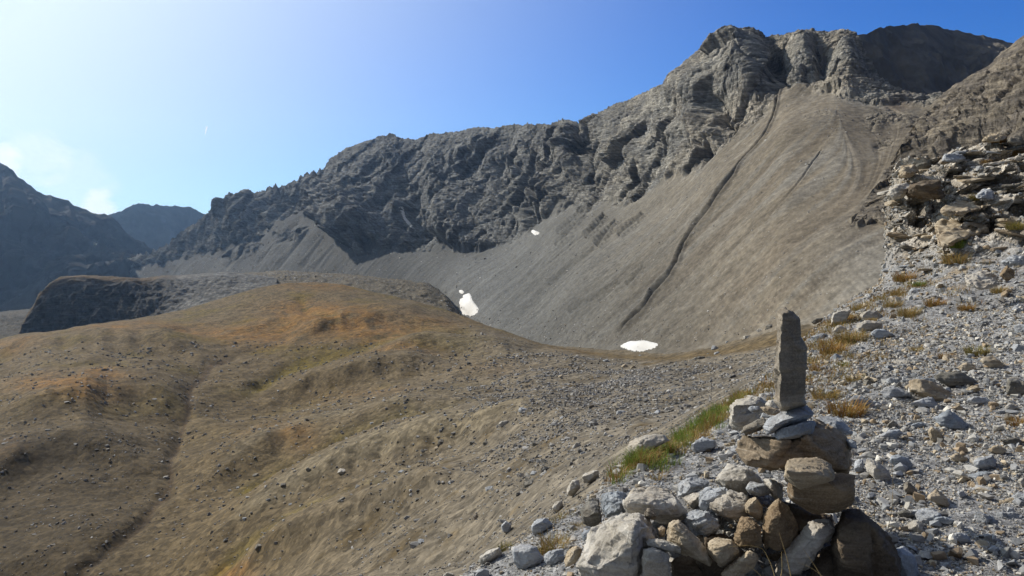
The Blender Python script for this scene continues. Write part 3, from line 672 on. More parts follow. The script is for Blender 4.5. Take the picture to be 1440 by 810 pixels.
# ================================================================== snow patches
def snow(name, poly, label, lift=0.35, step=0.9):
    xs = [p[0] for p in poly]; ys = [p[1] for p in poly]
    n = len(poly)
    def inside(X, Y):
        r = False
        for i in range(n):
            x1, y1 = poly[i]; x2, y2 = poly[i - 1]
            if (y1 > Y) != (y2 > Y) and X < (x2 - x1) * (Y - y1) / (y2 - y1) + x1: r = not r
        return r
    gx = np.arange(min(xs) - 2, max(xs) + 2, step); gy = np.arange(min(ys) - 2, max(ys) + 2, step)
    V, idx, Fc = [], {}, []
    ins = {}
    for i, X in enumerate(gx):
        for j, Yy in enumerate(gy):
            w = mnoise.noise(Vector((X * .35, Yy * .35, 1.0))) * 1.6
            ins[i, j] = inside(X + w, Yy + w)
    def vert(i, j):
        if (i, j) in idx: return idx[i, j]
        loc, nor = hit(gx[i], gy[j])
        m = min(1.0, sum(ins.get((i + a, j + b), False) for a in (-2, -1, 0, 1, 2) for b in (-2, -1, 0, 1, 2)) / 25.0)
        nor = nor if nor.z > 0 else -nor
        V.append(loc + Vector((0, 0, 1)) * lift * (m * 2.2 - .7) * loc.y / 400); idx[i, j] = len(V) - 1
        return idx[i, j]
    for i in range(len(gx) - 1):
        for j in range(len(gy) - 1):
            if ins[i, j] or ins[i + 1, j] or ins[i, j + 1] or ins[i + 1, j + 1]:
                Fc.append([vert(i, j), vert(i + 1, j), vert(i + 1, j + 1), vert(i, j + 1)])
    me = raw_mesh(name, [tuple(v) for v in V], Fc, SNOW, True)
    o = bpy.data.objects.new(name, me); COL.objects.link(o)
    return tag(o, label, 'snow patch', 'old snow patches')
snow('snow_patch', [(646, 424), (653, 415), (660, 412), (664, 423), (673, 434), (670, 441), (661, 444), (650, 441), (647, 432)], 'white snow patch in the gap behind the orange hummock')
snow('snow_patch', [(645, 409), (650, 408), (653, 412), (648, 413)], 'tiny snow scrap just above the larger patch behind the hummock')
snow('snow_patch', [(871, 487), (884, 481), (905, 479), (926, 484), (921, 489), (900, 494), (886, 492)], 'flat white snow patch at the foot of the scree slope')
snow('snow_patch', [(746, 325), (751, 324), (760, 328), (753, 331)], 'small snow patch high up where dark cliff meets scree')
snow('snow_patch', [(562, 291), (566, 291), (570, 306), (579, 317), (583, 322), (577, 319), (568, 308)], 'thin curved snow streak in a gully of the dark cliff', lift=.5)

# ================================================================== stones
def hull(pts):
    bm = bmesh.new()
    for p in pts: bm.verts.new(p)
    r = bmesh.ops.convex_hull(bm, input=bm.verts)
    dead = [e for e in r['geom_interior'] if isinstance(e, bmesh.types.BMVert)] + [e for e in r['geom_unused'] if isinstance(e, bmesh.types.BMVert)]
    bmesh.ops.delete(bm, geom=list(set(dead)), context='VERTS')
    bmesh.ops.recalc_face_normals(bm, faces=bm.faces)
    return bm

def remesh(hulls, voxel):
    """voxel union of hulls -> plain mesh"""
    me = bpy.data.meshes.new('tmp')
    bm = bmesh.new()
    for h in hulls:
        t = bpy.data.meshes.new('t'); h.to_mesh(t); bm.from_mesh(t); h.free(); bpy.data.meshes.remove(t)
    bm.to_mesh(me); bm.free()
    o = bpy.data.objects.new('tmp', me); COL.objects.link(o)
    m = o.modifiers.new('r', 'REMESH'); m.mode = 'VOXEL'; m.voxel_size = voxel
    s = o.modifiers.new('s', 'SMOOTH'); s.factor = .5; s.iterations = 1
    dg = bpy.context.evaluated_depsgraph_get()
    out = bpy.data.meshes.new_from_object(o.evaluated_get(dg))
    bpy.data.objects.remove(o); bpy.data.meshes.remove(me)
    return out

def roughen(me, size, rough=1.0, strata=0.6, seed=0.0, chips=14):
    n = len(me.vertices)
    co = np.empty(n * 3, np.float32); me.vertices.foreach_get('co', co); co = co.reshape(-1, 3)
    no = np.empty(n * 3, np.float32); me.vertex_normals.foreach_get('vector', no); no = no.reshape(-1, 3)
    q = co / size + seed
    rs = np.random.default_rng(int(seed * 1000) % 99991)
    bd = rs.normal(size=3) * (.35, .35, .1) + (0, 0, 1.0); bd /= np.linalg.norm(bd)
    b = q @ bd
    d = fbm(q[:, 0] * 2.2, q[:, 1] * 2.2, q[:, 2] * 2.2, 2) * .012 + fbm(q[:, 0] * 14, q[:, 1] * 14, q[:, 2] * 14, 3, .6) * .007
    wq = q + .12 * np.stack([perlin(q[:, 0] * 3, q[:, 1] * 3, q[:, 2] * 3 + k * 5) for k in range(3)], -1)
    d = d + facet(wq[:, 0] * 3.2, wq[:, 1] * 3.2, wq[:, 2] * 3.2, 1.5) * .020 + facet(wq[:, 0] * 8, wq[:, 1] * 8, wq[:, 2] * 8, 1.4) * .011
    bb = b * 9 + fbm(q[:, 0] * 3, q[:, 1] * 3, q[:, 2] * 3, 2) * .9
    d = d + (np.abs((bb % 1) - .5) * 2 - .5) * .022 * strata * (0.4 + np.abs(perlin(q[:, 0] * 2, q[:, 1] * 2, q[:, 2] * 2 + 9)) * 1.6)
    # chipped corners: flat bites
    for k in range(chips):
        v = rs.normal(size=3); v /= np.linalg.norm(v)
        s = co @ v; lim = np.quantile(s, .965) - .02 * size * rs.random()
        over = np.clip(s - lim, 0, None)
        co = co - v[None] * over[:, None] * .85
    co = co + no * (d * size * rough)[:, None]
    me.vertices.foreach_set('co', co.astype(np.float32).reshape(-1))
    me.polygons.foreach_set('use_smooth', np.ones(len(me.polygons), bool))
    me.update()

SID = [0]
def angular(o, n):
    """keep only the strongest corners of an outline"""
    o = list(o)
    while len(o) > n:
        ar = []
        for i in range(len(o)):
            (x0, y0), (x1, y1), (x2, y2) = o[i - 1][:2], o[i][:2], o[(i + 1) % len(o)][:2]
            ar.append(abs((x1 - x0) * (y2 - y0) - (x2 - x0) * (y1 - y0)))
        o.pop(ar.index(min(ar)))
    return o
def traced(name, outs, Y, mat, label, cat='stone', group=None, chips=14, full=False, lin=.86, thick=None, crease=None, res=58, rough=1.0, strata=.6, lean=.55, fwd=.5, cl=.06, kind=None):
    """a stone from its outline(s) as seen in the photo, given real depth: upper rim set back, lower rim forward"""
    SID[0] += 1
    if isinstance(outs[0][0], (int, float)): outs = [outs]
    if not full: outs = [angular(o, 7 + (SID[0] % 2)) for o in outs]
    hs = []; allp = [p for o in outs for p in o]
    ys = [p[1] for p in allp]; xs = [p[0] for p in allp]
    W = (max(xs) - min(xs)) / F * Y; H = (max(ys) - min(ys)) / F * Y
    t = thick if thick else 0.75 * min(W, H) + .12 * max(W, H)
    cy = (max(ys) + min(ys)) / 2; hh = max(1e-3, (max(ys) - min(ys)) / 2)
    for o in outs:
        mx = sum(p[0] for p in o) / len(o); my = sum(p[1] for p in o) / len(o)
        pts = []
        for (a, b) in o:
            k = (cy - b) / hh
            pts.append(at(a, b, Y + k * t * .5 * lean))
            pts.append(at(mx + (a - mx) * .8, my + (b - my) * .8, Y + t * .5 + k * t * .15))
            if crease is None and (full or len(o) < 6 or o.index((a, b)) % 2 == SID[0] % 2):
                pts.append(at(mx + (a - mx) * (lin if a < mx else .86), my + (b - my) * .82, Y - t * fwd + k * t * .30 * lean + t * .12 * math.sin(SID[0] * 2.3 + a * .1)))
        if crease is not None:
            for q in crease:
                e = q[2] if len(q) > 2 else 1.0
                pts.append(at(q[0], q[1], Y - t * .55 * e))
        hs.append(hull(pts))
    size = max(W, H, t)
    me = remesh(hs, size / res)
    roughen(me, size, rough, strata, SID[0] * .731, chips)
    # origin at the base
    co = np.empty(len(me.vertices) * 3, np.float32); me.vertices.foreach_get('co', co); co = co.reshape(-1, 3)
    base = np.array([co[:, 0].mean(), co[:, 1].mean(), co[:, 2].min()], np.float32)
    me.vertices.foreach_set('co', (co - base).reshape(-1)); me.update()
    me.name = name; me.materials.append(mat)
    ob = bpy.data.objects.new(name, me); ob.location = base.tolist(); COL.objects.link(ob)
    return tag(ob, label, cat, group, kind)

def zA(p): return [(960 + q[0] / 2.077, 420 + q[1] / 2.077, *q[2:]) for q in p]
def zB(p): return [(700 + q[0] / 2.4, 540 + q[1] / 2.4, *q[2:]) for q in p]
def zC(p): return [(780 + q[0] / 4.767, 640 + q[1] / 4.767, *q[2:]) for q in p]
def zD(p): return [(980 + q[0] / 5.06, 540 + q[1] / 5.06, *q[2:]) for q in p]
def zE(p): return [(980 + q[0] / 4.5, 660 + q[1] / 4.5, *q[2:]) for q in p]
def zF(p): return [(600 + q[0] / 3.857, 600 + q[1] / 3.857, *q[2:]) for q in p]
def zG(p): return [(1180 + q[0] / 3.857, 600 + q[1] / 3.857, *q[2:]) for q in p]
def zH(p): return [(1140 + q[0] / 4.05, 420 + q[1] / 4.05, *q[2:]) for q in p]
def zI(p): return [(1180 + q[0] / 3.115, 180 + q[1] / 3.115, *q[2:]) for q in p]

CG = 'stones of the cairn'
def cs(o, Y, mat, label, **k):
    return traced(k.pop('name', 'cairn_stone'), o, Y, mat, label, 'stone', CG, **k)

cs([zA([(281, 34), (298, 26), (318, 32), (343, 56), (344, 90), (342, 124), (345, 160), (310, 190), (276, 185), (279, 120), (280, 70)]),
    zA([(276, 120), (342, 116), (357, 128), (362, 160), (364, 195), (358, 230), (310, 250), (272, 235), (270, 212), (278, 182), (273, 152)]),
    zA([(273, 215), (362, 195), (357, 250), (354, 296), (359, 309), (322, 322), (287, 326), (268, 302), (273, 240)])],
   3.95, STAND, 'tall dark stone set upright on top of the cairn', name='standing_stone', chips=0, full=True, lin=.74, thick=.16, lean=.1, res=72, rough=.9, strata=.5)
cs(zD([(450, 315), (520, 242), (690, 160), (715, 143), (790, 152), (855, 215), (845, 235), (740, 265), (650, 305), (545, 320), (540, 345), (495, 362), (470, 345)]), 3.93, GREY,
   'pale grey wedge directly under the upright stone', thick=.24, crease=zD([(684, 236), (528, 312), (505, 330), (800, 215, .5)]), res=56, rough=.7)
cs(zD([(545, 328), (640, 305), (740, 262), (835, 255), (855, 300), (842, 350), (740, 382), (560, 400), (548, 372)]), 3.9, BLUE, 'flat dark slate sandwiched between pale wedge and big brown capstone', thick=.22, rough=.6)
cs(zD([(315, 345), (330, 310), (430, 250), (505, 240), (505, 265), (480, 300), (455, 325), (400, 356), (345, 368)]), 4.0, DARK, 'small dark slab resting on the left shoulder of the capstone', thick=.16)
cs([zD([(230, 395), (280, 368), (420, 368), (545, 375), (700, 385), (700, 600), (530, 602), (350, 582), (320, 552), (262, 450)]),
    zD([(520, 385), (740, 375), (850, 345), (855, 255), (895, 268), (945, 322), (1050, 380), (1128, 420), (1137, 470), (1115, 560), (1105, 640), (985, 658), (900, 645), (620, 620), (530, 600)])],
   4.02, RUSTY, 'broad rough brown capstone under the stacked small slabs', thick=.36, res=72, lean=.35, rough=.9, strata=1.0)
cs(zD([(614, 690), (626, 600), (650, 525), (755, 533), (862, 520), (1000, 580), (985, 640), (975, 685), (880, 672), (740, 748), (650, 748)]), 3.54, TAN,
   'brown block with sunlit top jutting from the front of the cairn', thick=.24, crease=zD([(640, 618), (835, 632), (930, 660, .8), (655, 735, .9), (740, 735, .9)]), res=60, rough=.7)
cs(zE([(553, 105), (570, 60), (700, 40), (860, 30), (975, 20), (1002, 40), (1000, 240), (930, 267), (850, 302), (740, 287), (640, 247), (590, 202), (565, 150)]), 3.72, BROWN,
   'large square brown block carrying the front of the capstone', thick=.34, lean=.05, res=64, rough=.6, strata=1.1, fwd=.42)
cs(zE([(470, 600), (500, 570), (560, 575), (640, 430), (700, 345), (722, 318), (800, 305), (872, 310), (892, 370), (842, 452), (800, 502), (690, 602), (640, 690), (520, 690)]), 3.72, PALE,
   'long leaning stone with a bright white upper edge', thick=.18, crease=zE([(560, 640, .9), (650, 520, .9), (770, 400, .9), (840, 380, .9), (640, 640, 1), (540, 660)]), res=60)
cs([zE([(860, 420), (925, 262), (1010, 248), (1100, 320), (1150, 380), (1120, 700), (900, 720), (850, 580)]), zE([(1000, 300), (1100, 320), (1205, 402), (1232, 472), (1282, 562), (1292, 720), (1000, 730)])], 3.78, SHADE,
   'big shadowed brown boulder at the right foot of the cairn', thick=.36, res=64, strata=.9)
cs(zE([(1228, 495), (1310, 490), (1370, 540), (1402, 640), (1392, 715), (1250, 715)]), 3.86, BLUE, 'smooth bluish boulder at the far right foot of the cairn', thick=.25, rough=.7)
cs(zE([(413, 470), (420, 360), (426, 240), (460, 185), (520, 174), (575, 230), (602, 270), (640, 350), (636, 440), (600, 490), (510, 522), (440, 502)]), 3.78, BROWN,
   'tall brown block standing left of the square block', thick=.24, crease=zE([(505, 300), (520, 400), (475, 395), (430, 470, .8), (520, 500, .8)]), res=56, rough=.8)
cs(zE([(300, 225), (340, 185), (375, 169), (415, 240), (421, 320), (402, 336), (350, 300), (305, 262)]), 3.85, TAN, 'small olive stone on edge beside the tall brown block', thick=.12)
cs(zE([(78, 215), (140, 175), (215, 133), (330, 160), (337, 195), (312, 260), (350, 300), (260, 322), (170, 302), (85, 252)]), 3.98, PALE, 'pale wedge with dark underside left of the olive stone', thick=.24, crease=zE([(100, 218), (180, 203), (295, 238), (180, 290, .9), (260, 310, .8)]))
cs(zE([(303, 120), (335, 80), (430, 95), (482, 150), (400, 172), (330, 152)]), 4.02, GREY, 'small blue grey slab above the olive stone', thick=.2)
cs(zE([(415, 60), (470, 60), (540, 85), (546, 190), (495, 195), (480, 150), (430, 95)]), 4.1, PALE, 'small stone half hidden in the shade under the capstone', thick=.2)
cs(zE([(105, 70), (150, 0), (200, -45), (300, -22), (380, 30), (445, 75), (400, 92), (335, 85), (305, 122), (312, 158), (215, 127), (160, 100)]), 4.3, PALE, 'wide flat pale stone leaning under the left of the capstone', thick=.3, res=54, lean=.9)
cs(zE([(14, 232), (18, 145), (60, 118), (130, 112), (182, 110), (202, 150), (112, 212), (60, 262), (20, 252)]), 4.05, GREY, 'grey wedge left of the pale wedge with dark front', thick=.2, crease=zE([(30, 222), (120, 190), (40, 250, .9)]))
cs(zE([(229, 440), (250, 360), (285, 298), (340, 304), (402, 362), (411, 480), (382, 497), (260, 492), (234, 476)]), 3.72, BROWN, 'reddish rough block with a pale left edge in the middle of the pile', thick=.16, crease=zE([(262, 440), (290, 340), (370, 370), (390, 470), (275, 478)]), rough=1.2)
cs(zE([(58, 490), (75, 440), (110, 424), (220, 445), (242, 490), (276, 520), (232, 582), (160, 627), (110, 582), (65, 522)]), 3.66, TAN, 'squat tan block below the reddish one', thick=.18, crease=zE([(95, 490), (215, 480), (150, 600), (225, 560)]))
cs(zE([(150, 655), (240, 570), (320, 510), (375, 504), (391, 560), (362, 620), (262, 700), (170, 715)]), 3.6, TAN, 'pointed grey stone lying at the very front of the pile', thick=.12, crease=zE([(345, 530), (370, 570), (250, 640), (180, 690)]))
cs(zC([(875, 440), (888, 392), (940, 364), (990, 370), (1060, 395), (1112, 430), (1102, 490), (1030, 542), (1000, 562), (960, 502), (930, 470)]), 3.95, GREY, 'sparkling grey stone with white crust in the left pile', thick=.2, rough=1.5)
cs([zC([(110, 870), (160, 740), (200, 600), (238, 500), (330, 440), (470, 400), (560, 380), (600, 400), (600, 870)]), zC([(480, 420), (600, 396), (662, 440), (692, 480), (692, 545), (622, 600), (585, 640), (575, 870), (480, 870)])], 3.74, PALE,
   'largest pale boulder, sunlit, at the lower left of the pile', thick=.46, res=80, rough=1.1, strata=1.1, crease=zC([(535, 470, .7), (520, 600, .95), (545, 800, 1.0), (300, 800, .9), (240, 700, .5), (380, 560, .6)]), lean=.7)
cs(zC([(583, 880), (588, 640), (640, 620), (700, 618), (760, 650), (777, 760), (777, 880)]), 3.52, PALE, 'white slab standing upright at the bottom of the pile', thick=.12, lean=.3, strata=1.3)
cs(zC([(733, 540), (760, 450), (800, 404), (850, 440), (930, 520), (1002, 600), (1057, 720), (1040, 742), (930, 692), (820, 642), (780, 602), (740, 572)]), 3.68, TAN, 'dark ridged stone with a sharp lit peak leaning right', thick=.22, crease=zC([(815, 480, 1), (800, 570), (930, 620, 1), (1030, 725, .9)]), rough=1.1)
cs(zC([(608, 575), (690, 560), (740, 570), (800, 595), (857, 610), (842, 652), (780, 647), (700, 612), (620, 612)]), 3.6, PALE, 'thin pale flake lying above the upright white slab', thick=.12)
cs([zC([(453, 312), (490, 290), (530, 220), (590, 222), (612, 262), (640, 330), (600, 388), (490, 388)]), zC([(590, 260), (640, 213), (720, 208), (800, 238), (862, 330), (887, 380), (872, 442), (740, 472), (690, 462), (600, 390)])], 4.12, PALE,
   'rounded pale two humped boulder with dark underside', thick=.36, crease=zC([(480, 330), (590, 312), (720, 322), (840, 352), (700, 440, .85), (520, 375, .85)]), res=64)
cs(zC([(598, 400), (620, 350), (655, 362), (685, 410), (675, 440), (630, 425)]), 3.86, DARK, 'small dark stone tucked between the two big pale boulders', thick=.08)
cs(zC([(173, 370), (190, 328), (240, 290), (290, 294), (312, 340), (306, 380), (347, 395), (320, 442), (240, 492), (190, 472), (174, 430)]), 4.2, DARK, 'dark grey stone with shaded front at the left end of the pile', thick=.2, crease=zC([(200, 390), (290, 385), (250, 475, .9)]))
cs(zC([(303, 270), (420, 240), (492, 250), (482, 370), (380, 402), (340, 422), (312, 340)]), 4.45, BLUE, 'blue grey cracked stone behind the dark one', thick=.25, rough=1.6)
cs(zC([(820, 200), (870, 150), (940, 148), (1062, 190), (1002, 242), (920, 252), (850, 292)]), 4.5, GREY, 'grey slab with a lit rim at the back of the left pile', thick=.25, crease=zC([(890, 200, .6), (900, 250), (860, 270)]))
cs(zC([(858, 290), (930, 255), (982, 250), (972, 332), (930, 367), (890, 322)]), 4.25, PALE, 'small pale triangular stone behind the sparkling one', thick=.16, crease=zC([(900, 320), (960, 290)]))
cs(zC([(692, 480), (720, 470), (742, 490), (735, 550), (700, 552)]), 3.8, TAN, 'small tan stone wedged beside the lit peak', thick=.07)
cs(zC([(66, 710), (80, 650), (140, 600), (192, 630), (162, 690), (140, 722), (76, 752)]), 4.15, TAN, 'tan pointed stone just left of the largest boulder', thick=.14, crease=zC([(130, 640, .7), (140, 710), (85, 740)]))
cs(zC([(180, 530), (200, 500), (240, 500), (236, 540), (205, 580), (185, 570)]), 4.0, BLUE, 'small blue stone peeking out behind the largest boulder', thick=.1)
cs(zC([(890, 650), (1000, 700), (1100, 760), (1160, 870), (780, 870), (790, 700)]), 3.86, SHADE, 'deep shadowed filler stone under the ridged stone', thick=.15)  # filler stones added here, coloured dark for the shade in the gaps
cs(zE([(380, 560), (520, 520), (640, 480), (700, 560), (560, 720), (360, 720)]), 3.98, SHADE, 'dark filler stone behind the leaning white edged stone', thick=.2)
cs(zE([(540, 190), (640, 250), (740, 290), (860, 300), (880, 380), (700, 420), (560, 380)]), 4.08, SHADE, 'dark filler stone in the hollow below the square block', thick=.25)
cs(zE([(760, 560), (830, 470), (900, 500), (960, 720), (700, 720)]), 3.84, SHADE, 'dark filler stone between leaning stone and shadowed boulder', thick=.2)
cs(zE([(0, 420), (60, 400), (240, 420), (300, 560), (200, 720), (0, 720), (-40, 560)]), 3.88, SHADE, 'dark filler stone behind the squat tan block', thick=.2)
# stones right behind the cairn
cs([zD([(223, 165), (300, 115), (440, 82), (515, 95), (520, 150), (370, 185), (345, 262), (270, 282), (230, 205)]), zD([(240, 230), (350, 190), (430, 200), (440, 250), (330, 310), (240, 330)])], 4.75, PALE, 'cracked pale boulder behind the left of the upright stone', thick=.4, res=56, strata=1.3)
cs(zD([(488, 150), (510, 112), (560, 118), (592, 180), (540, 185)]), 4.35, PALE, 'small pale stone touching the foot of the upright stone', thick=.12)
cs(zD([(362, 175), (390, 155), (440, 158), (452, 190), (400, 207)]), 4.3, GREY, 'tiny lit stone left of the upright stone', thick=.1)
cs(zD([(448, 165), (500, 160), (592, 190), (580, 215), (510, 222)]), 4.2, TAN, 'flat tan stone below the tiny lit one', thick=.14)
cs(zD([(848, 240), (880, 218), (970, 228), (1032, 260), (1052, 320), (1112, 352), (1060, 352), (1000, 356), (940, 330)]), 4.7, GREY, 'broad grey slab lying behind the right of the capstone', thick=.3, lean=.9)
cs(zD([(1060, 400), (1100, 392), (1137, 420), (1137, 462), (1085, 455)]), 4.0, BLUE, 'small blue stone at the right end of the capstone', thick=.12)
print('cairn', round(time.time() - T0, 1))

def gs(o, mat, label, name='stone', group=None, sink=.10, **k):
    """a stone lying on the ground where the photo shows it: depth read from the terrain under its lower edge"""
    lo_ = max(o, key=lambda p: p[1]); hi_ = min(o, key=lambda p: p[1])
    mx = sum(p[0] for p in o) / len(o)
    loc, nor = hit(mx, lo_[1] - (lo_[1] - hi_[1]) * sink, ground)
    if loc is None:
        loc, nor = hit(mx, lo_[1])
    Y = loc.y
    W = (max(p[0] for p in o) - min(p[0] for p in o)) / F * Y; H = (lo_[1] - hi_[1]) / F * Y
    t = k.pop('thick', None) or max(.35 * W, .9 * H)
    return traced(name, o, Y + t * .35, mat, label, 'stone', group, thick=t, res=k.pop('res', 34), **k)

LG = 'stones near the left edge of the spur'
gs(zF([(463, 662), (500, 640), (590, 648), (652, 740), (600, 762), (480, 782)]), GREY, 'pale grey slab below the dry grass left of the cairn')
gs(zF([(625, 692), (700, 665), (747, 664), (747, 740), (690, 757), (650, 747)]), GREY, 'grey block beside the tan pointed stone left of the cairn')
gs(zF([(680, 440), (700, 405), (737, 400), (742, 430), (715, 462), (685, 457)]), PALE, 'bright white stone on the slope edge, nearest the dark stone')
gs(zF([(758, 345), (790, 288), (827, 288), (832, 330), (795, 382), (765, 372)]), PALE, 'upright pale oval stone at the edge above the white one')
gs(zF([(838, 270), (880, 240), (932, 234), (937, 280), (880, 312), (850, 312)]), PALE, 'pale tan stone at the end of the grass strip')
gs(zB([(438, 195), (480, 178), (560, 163), (582, 190), (520, 217), (450, 252), (435, 242)]), PALE, 'large pale slab behind the green grass strip')
gs(zF([(565, 540), (600, 500), (650, 495), (690, 530), (640, 570), (575, 590)]), GREY, 'grey lump low on the left edge above the dry grass')
gs(zF([(400, 540), (430, 510), (460, 530), (455, 580), (415, 575)]), GREY, 'upright grey stone at the far left edge')
gs(zF([(285, 705), (335, 672), (395, 650), (415, 690), (340, 740), (290, 745)]), PALE, 'pale tan lump in the rubble at the lower left edge')
gs(zF([(260, 810), (290, 770), (335, 770), (345, 815), (300, 840)]), GREY, 'purplish grey stone at the bottom beside orange grass')
gs(zF([(80, 812), (110, 788), (150, 800), (150, 830), (90, 835)]), PALE, 'whitish stone at the bottom beside bright green grass')
gs(zB([(640, 210), (690, 178), (740, 190), (735, 215), (670, 235)]), GREY, 'light grey stone right of the green grass strip')
gs(zB([(345, 400), (380, 365), (435, 370), (430, 410), (370, 430)]), GREY, 'light stone in the gravel behind the dark end stone')
PG = 'stones lying on the gravel right of the cairn'
big = [(zH([(520, 500), (560, 460), (640, 443), (690, 460), (790, 520), (852, 570), (810, 607), (740, 602), (640, 552), (530, 512)]), TAN, 'long rounded brown slab with lit left end, largest on the gravel', dict(crease=zH([(600, 500, .8), (640, 540), (740, 590), (810, 595)]))),
       (zH([(700, 450), (720, 415), (850, 418), (920, 450), (972, 492), (900, 512), (770, 497)]), DARK, 'dark slab just behind the long brown slab', {}),
       (zH([(395, 525), (430, 490), (500, 508), (582, 550), (520, 577), (430, 572)]), GREY, 'flat grey slab left of the long brown slab', {}),
       (zH([(203, 575), (240, 543), (330, 568), (432, 610), (360, 632), (240, 607)]), BLUE, 'dark straight bar of slate near the cairn', {}),
       (zH([(693, 685), (780, 628), (812, 640), (870, 700), (952, 762), (850, 762), (750, 732)]), BLUE, 'blue grey pyramid shaped stone below the long brown slab', dict(crease=zH([(740, 720), (790, 660, .8), (850, 745)]))),
       (zH([(558, 602), (680, 549), (692, 590), (762, 632), (680, 622), (600, 612)]), GREY, 'pale wedge between the brown slab and the pyramid stone', {}),
       (zH([(828, 392), (890, 358), (932, 385), (962, 420), (860, 417)]), TAN, 'tan wedge behind the dark slab', {}),
       (zH([(948, 352), (1030, 323), (1072, 350), (1142, 402), (1050, 402), (980, 372)]), TAN, 'brown stone beside the rusty grass tuft on the path', {}),
       (zH([(1108, 450), (1170, 448), (1262, 500), (1262, 562), (1120, 552)]), DARK, 'split dark stone at the right border of the picture', {}),
       (zH([(328, 195), (370, 168), (440, 178), (487, 210), (380, 237)]), BLUE, 'dark based slab on the upper gravel near the edge', {}),
       (zH([(428, 722), (470, 690), (502, 715), (482, 742), (440, 742)]), DARK, 'small dark stone in the gravel below the slate bar', {}),
       (zH([(663, 752), (690, 728), (742, 760), (762, 812), (690, 822)]), TAN, 'tan upright stone just below the pyramid stone', {}),
       (zG([(268, 190), (285, 158), (320, 150), (372, 170), (412, 222), (370, 242), (320, 227)]), BLUE, 'shaded slate lump right of the white block', {}),
       (zG([(718, 195), (760, 170), (832, 153), (862, 200), (852, 227), (760, 237)]), GREY, 'grey boulder with black shadow on the right gravel', {}),
       (zG([(343, 312), (375, 293), (412, 330), (432, 360), (400, 382), (360, 362)]), DARK, 'dark rounded stone in the lower gravel', {}),
       (zG([(468, 382), (530, 338), (572, 370), (612, 442), (590, 447), (520, 412)]), TAN, 'flat yellowish triangular stone in the lower gravel', {}),
       (zG([(308, 467), (370, 449), (417, 480), (360, 502)]), DARK, 'low dark stone below the dark rounded one', {}),
       (zG([(598, 162), (640, 143), (702, 170), (692, 197), (620, 187)]), TAN, 'brownish slab left of the grey boulder with black shadow', {}),
       (zG([(798, 127), (860, 93), (912, 130), (880, 157)]), TAN, 'tan wedge above the grey boulder with black shadow', {}),
       (zG([(638, 352), (670, 343), (692, 375), (660, 392)]), GREY, 'bright chip right of the yellowish triangular stone', {}),
       (zG([(130, 215), (150, 172), (212, 190), (272, 242), (292, 302), (200, 292)]), PALE, 'bright white block with dark right face beside the cairn', dict(crease=zG([(190, 250, .9), (205, 215, .8), (200, 285)]))),
       (zG([(80, 230), (85, 180), (125, 172), (135, 210), (130, 250), (95, 262)]), GREY, 'small grey stone touching the right side of the cairn', {}),
       (zG([(220, 50), (270, 20), (330, 15), (350, 40), (280, 70)]), BLUE, 'flat bluish slab in the gravel above the white block', {}),
       (zG([(860, 75), (910, 65), (960, 60), (1000, 80), (990, 110), (930, 105)]), DARK, 'dark slab at the right edge above the tan wedge', {}),
       (zG([(965, 290), (1003, 275), (1020, 300), (1000, 340)]), PALE, 'white stone cut by the right border', {}),
       (zG([(600, 590), (650, 570), (700, 590), (720, 630), (660, 640)]), GREY, 'pale broad slab low in the gravel', {}),
       (zG([(800, 665), (840, 645), (880, 670), (850, 695)]), BLUE, 'bluish flat stone in the bottom right gravel', {}),
       (zG([(500, 500), (560, 485), (630, 510), (610, 535), (530, 525)]), BLUE, 'bluish slab between the dark low stone and pale slab', {}),
       (zH([(885, 580), (930, 555), (1000, 560), (1030, 595), (950, 610)]), GREY, 'pale grey slab right of the pyramid stone', {}),
       (zH([(1100, 620), (1140, 590), (1180, 620), (1140, 645)]), PALE, 'white stone near the orange grass on the right border', {}),
       (zH([(800, 620), (850, 605), (890, 635), (830, 645)]), TAN, 'small tan stone above the pyramid stone', {}),
       (zH([(390, 780), (450, 745), (520, 770), (500, 805), (420, 805)]), GREY, 'grey slab below the small dark stone', {}),
       (zH([(560, 720), (620, 700), (670, 720), (610, 740)]), BLUE, 'low bluish stone left of the pyramid stone', {}),
       (zH([(260, 140), (330, 120), (420, 140), (400, 180), (300, 190), (255, 170)]), PALE, 'large pale flat rock near the spur edge', {}),
       (zH([(265, 100), (330, 60), (400, 80), (420, 120), (330, 130)]), PALE, 'pale bedrock slab above the large flat rock', {}),
       (zH([(120, 190), (150, 150), (210, 165), (200, 200)]), PALE, 'pale rock at the edge among yellow grass', {}),
       (zH([(115, 150), (120, 90), (165, 65), (230, 60), (200, 140)]), PALE, 'whitish rock at the very edge against the scree', {}),
       (zH([(0, 130), (30, 112), (75, 108), (60, 130), (20, 150)]), DARK, 'dark flat stone silhouetted at the edge of the spur', {})]
for o, m, lb, kw in big: gs(o, m, lb, group=PG, **kw)

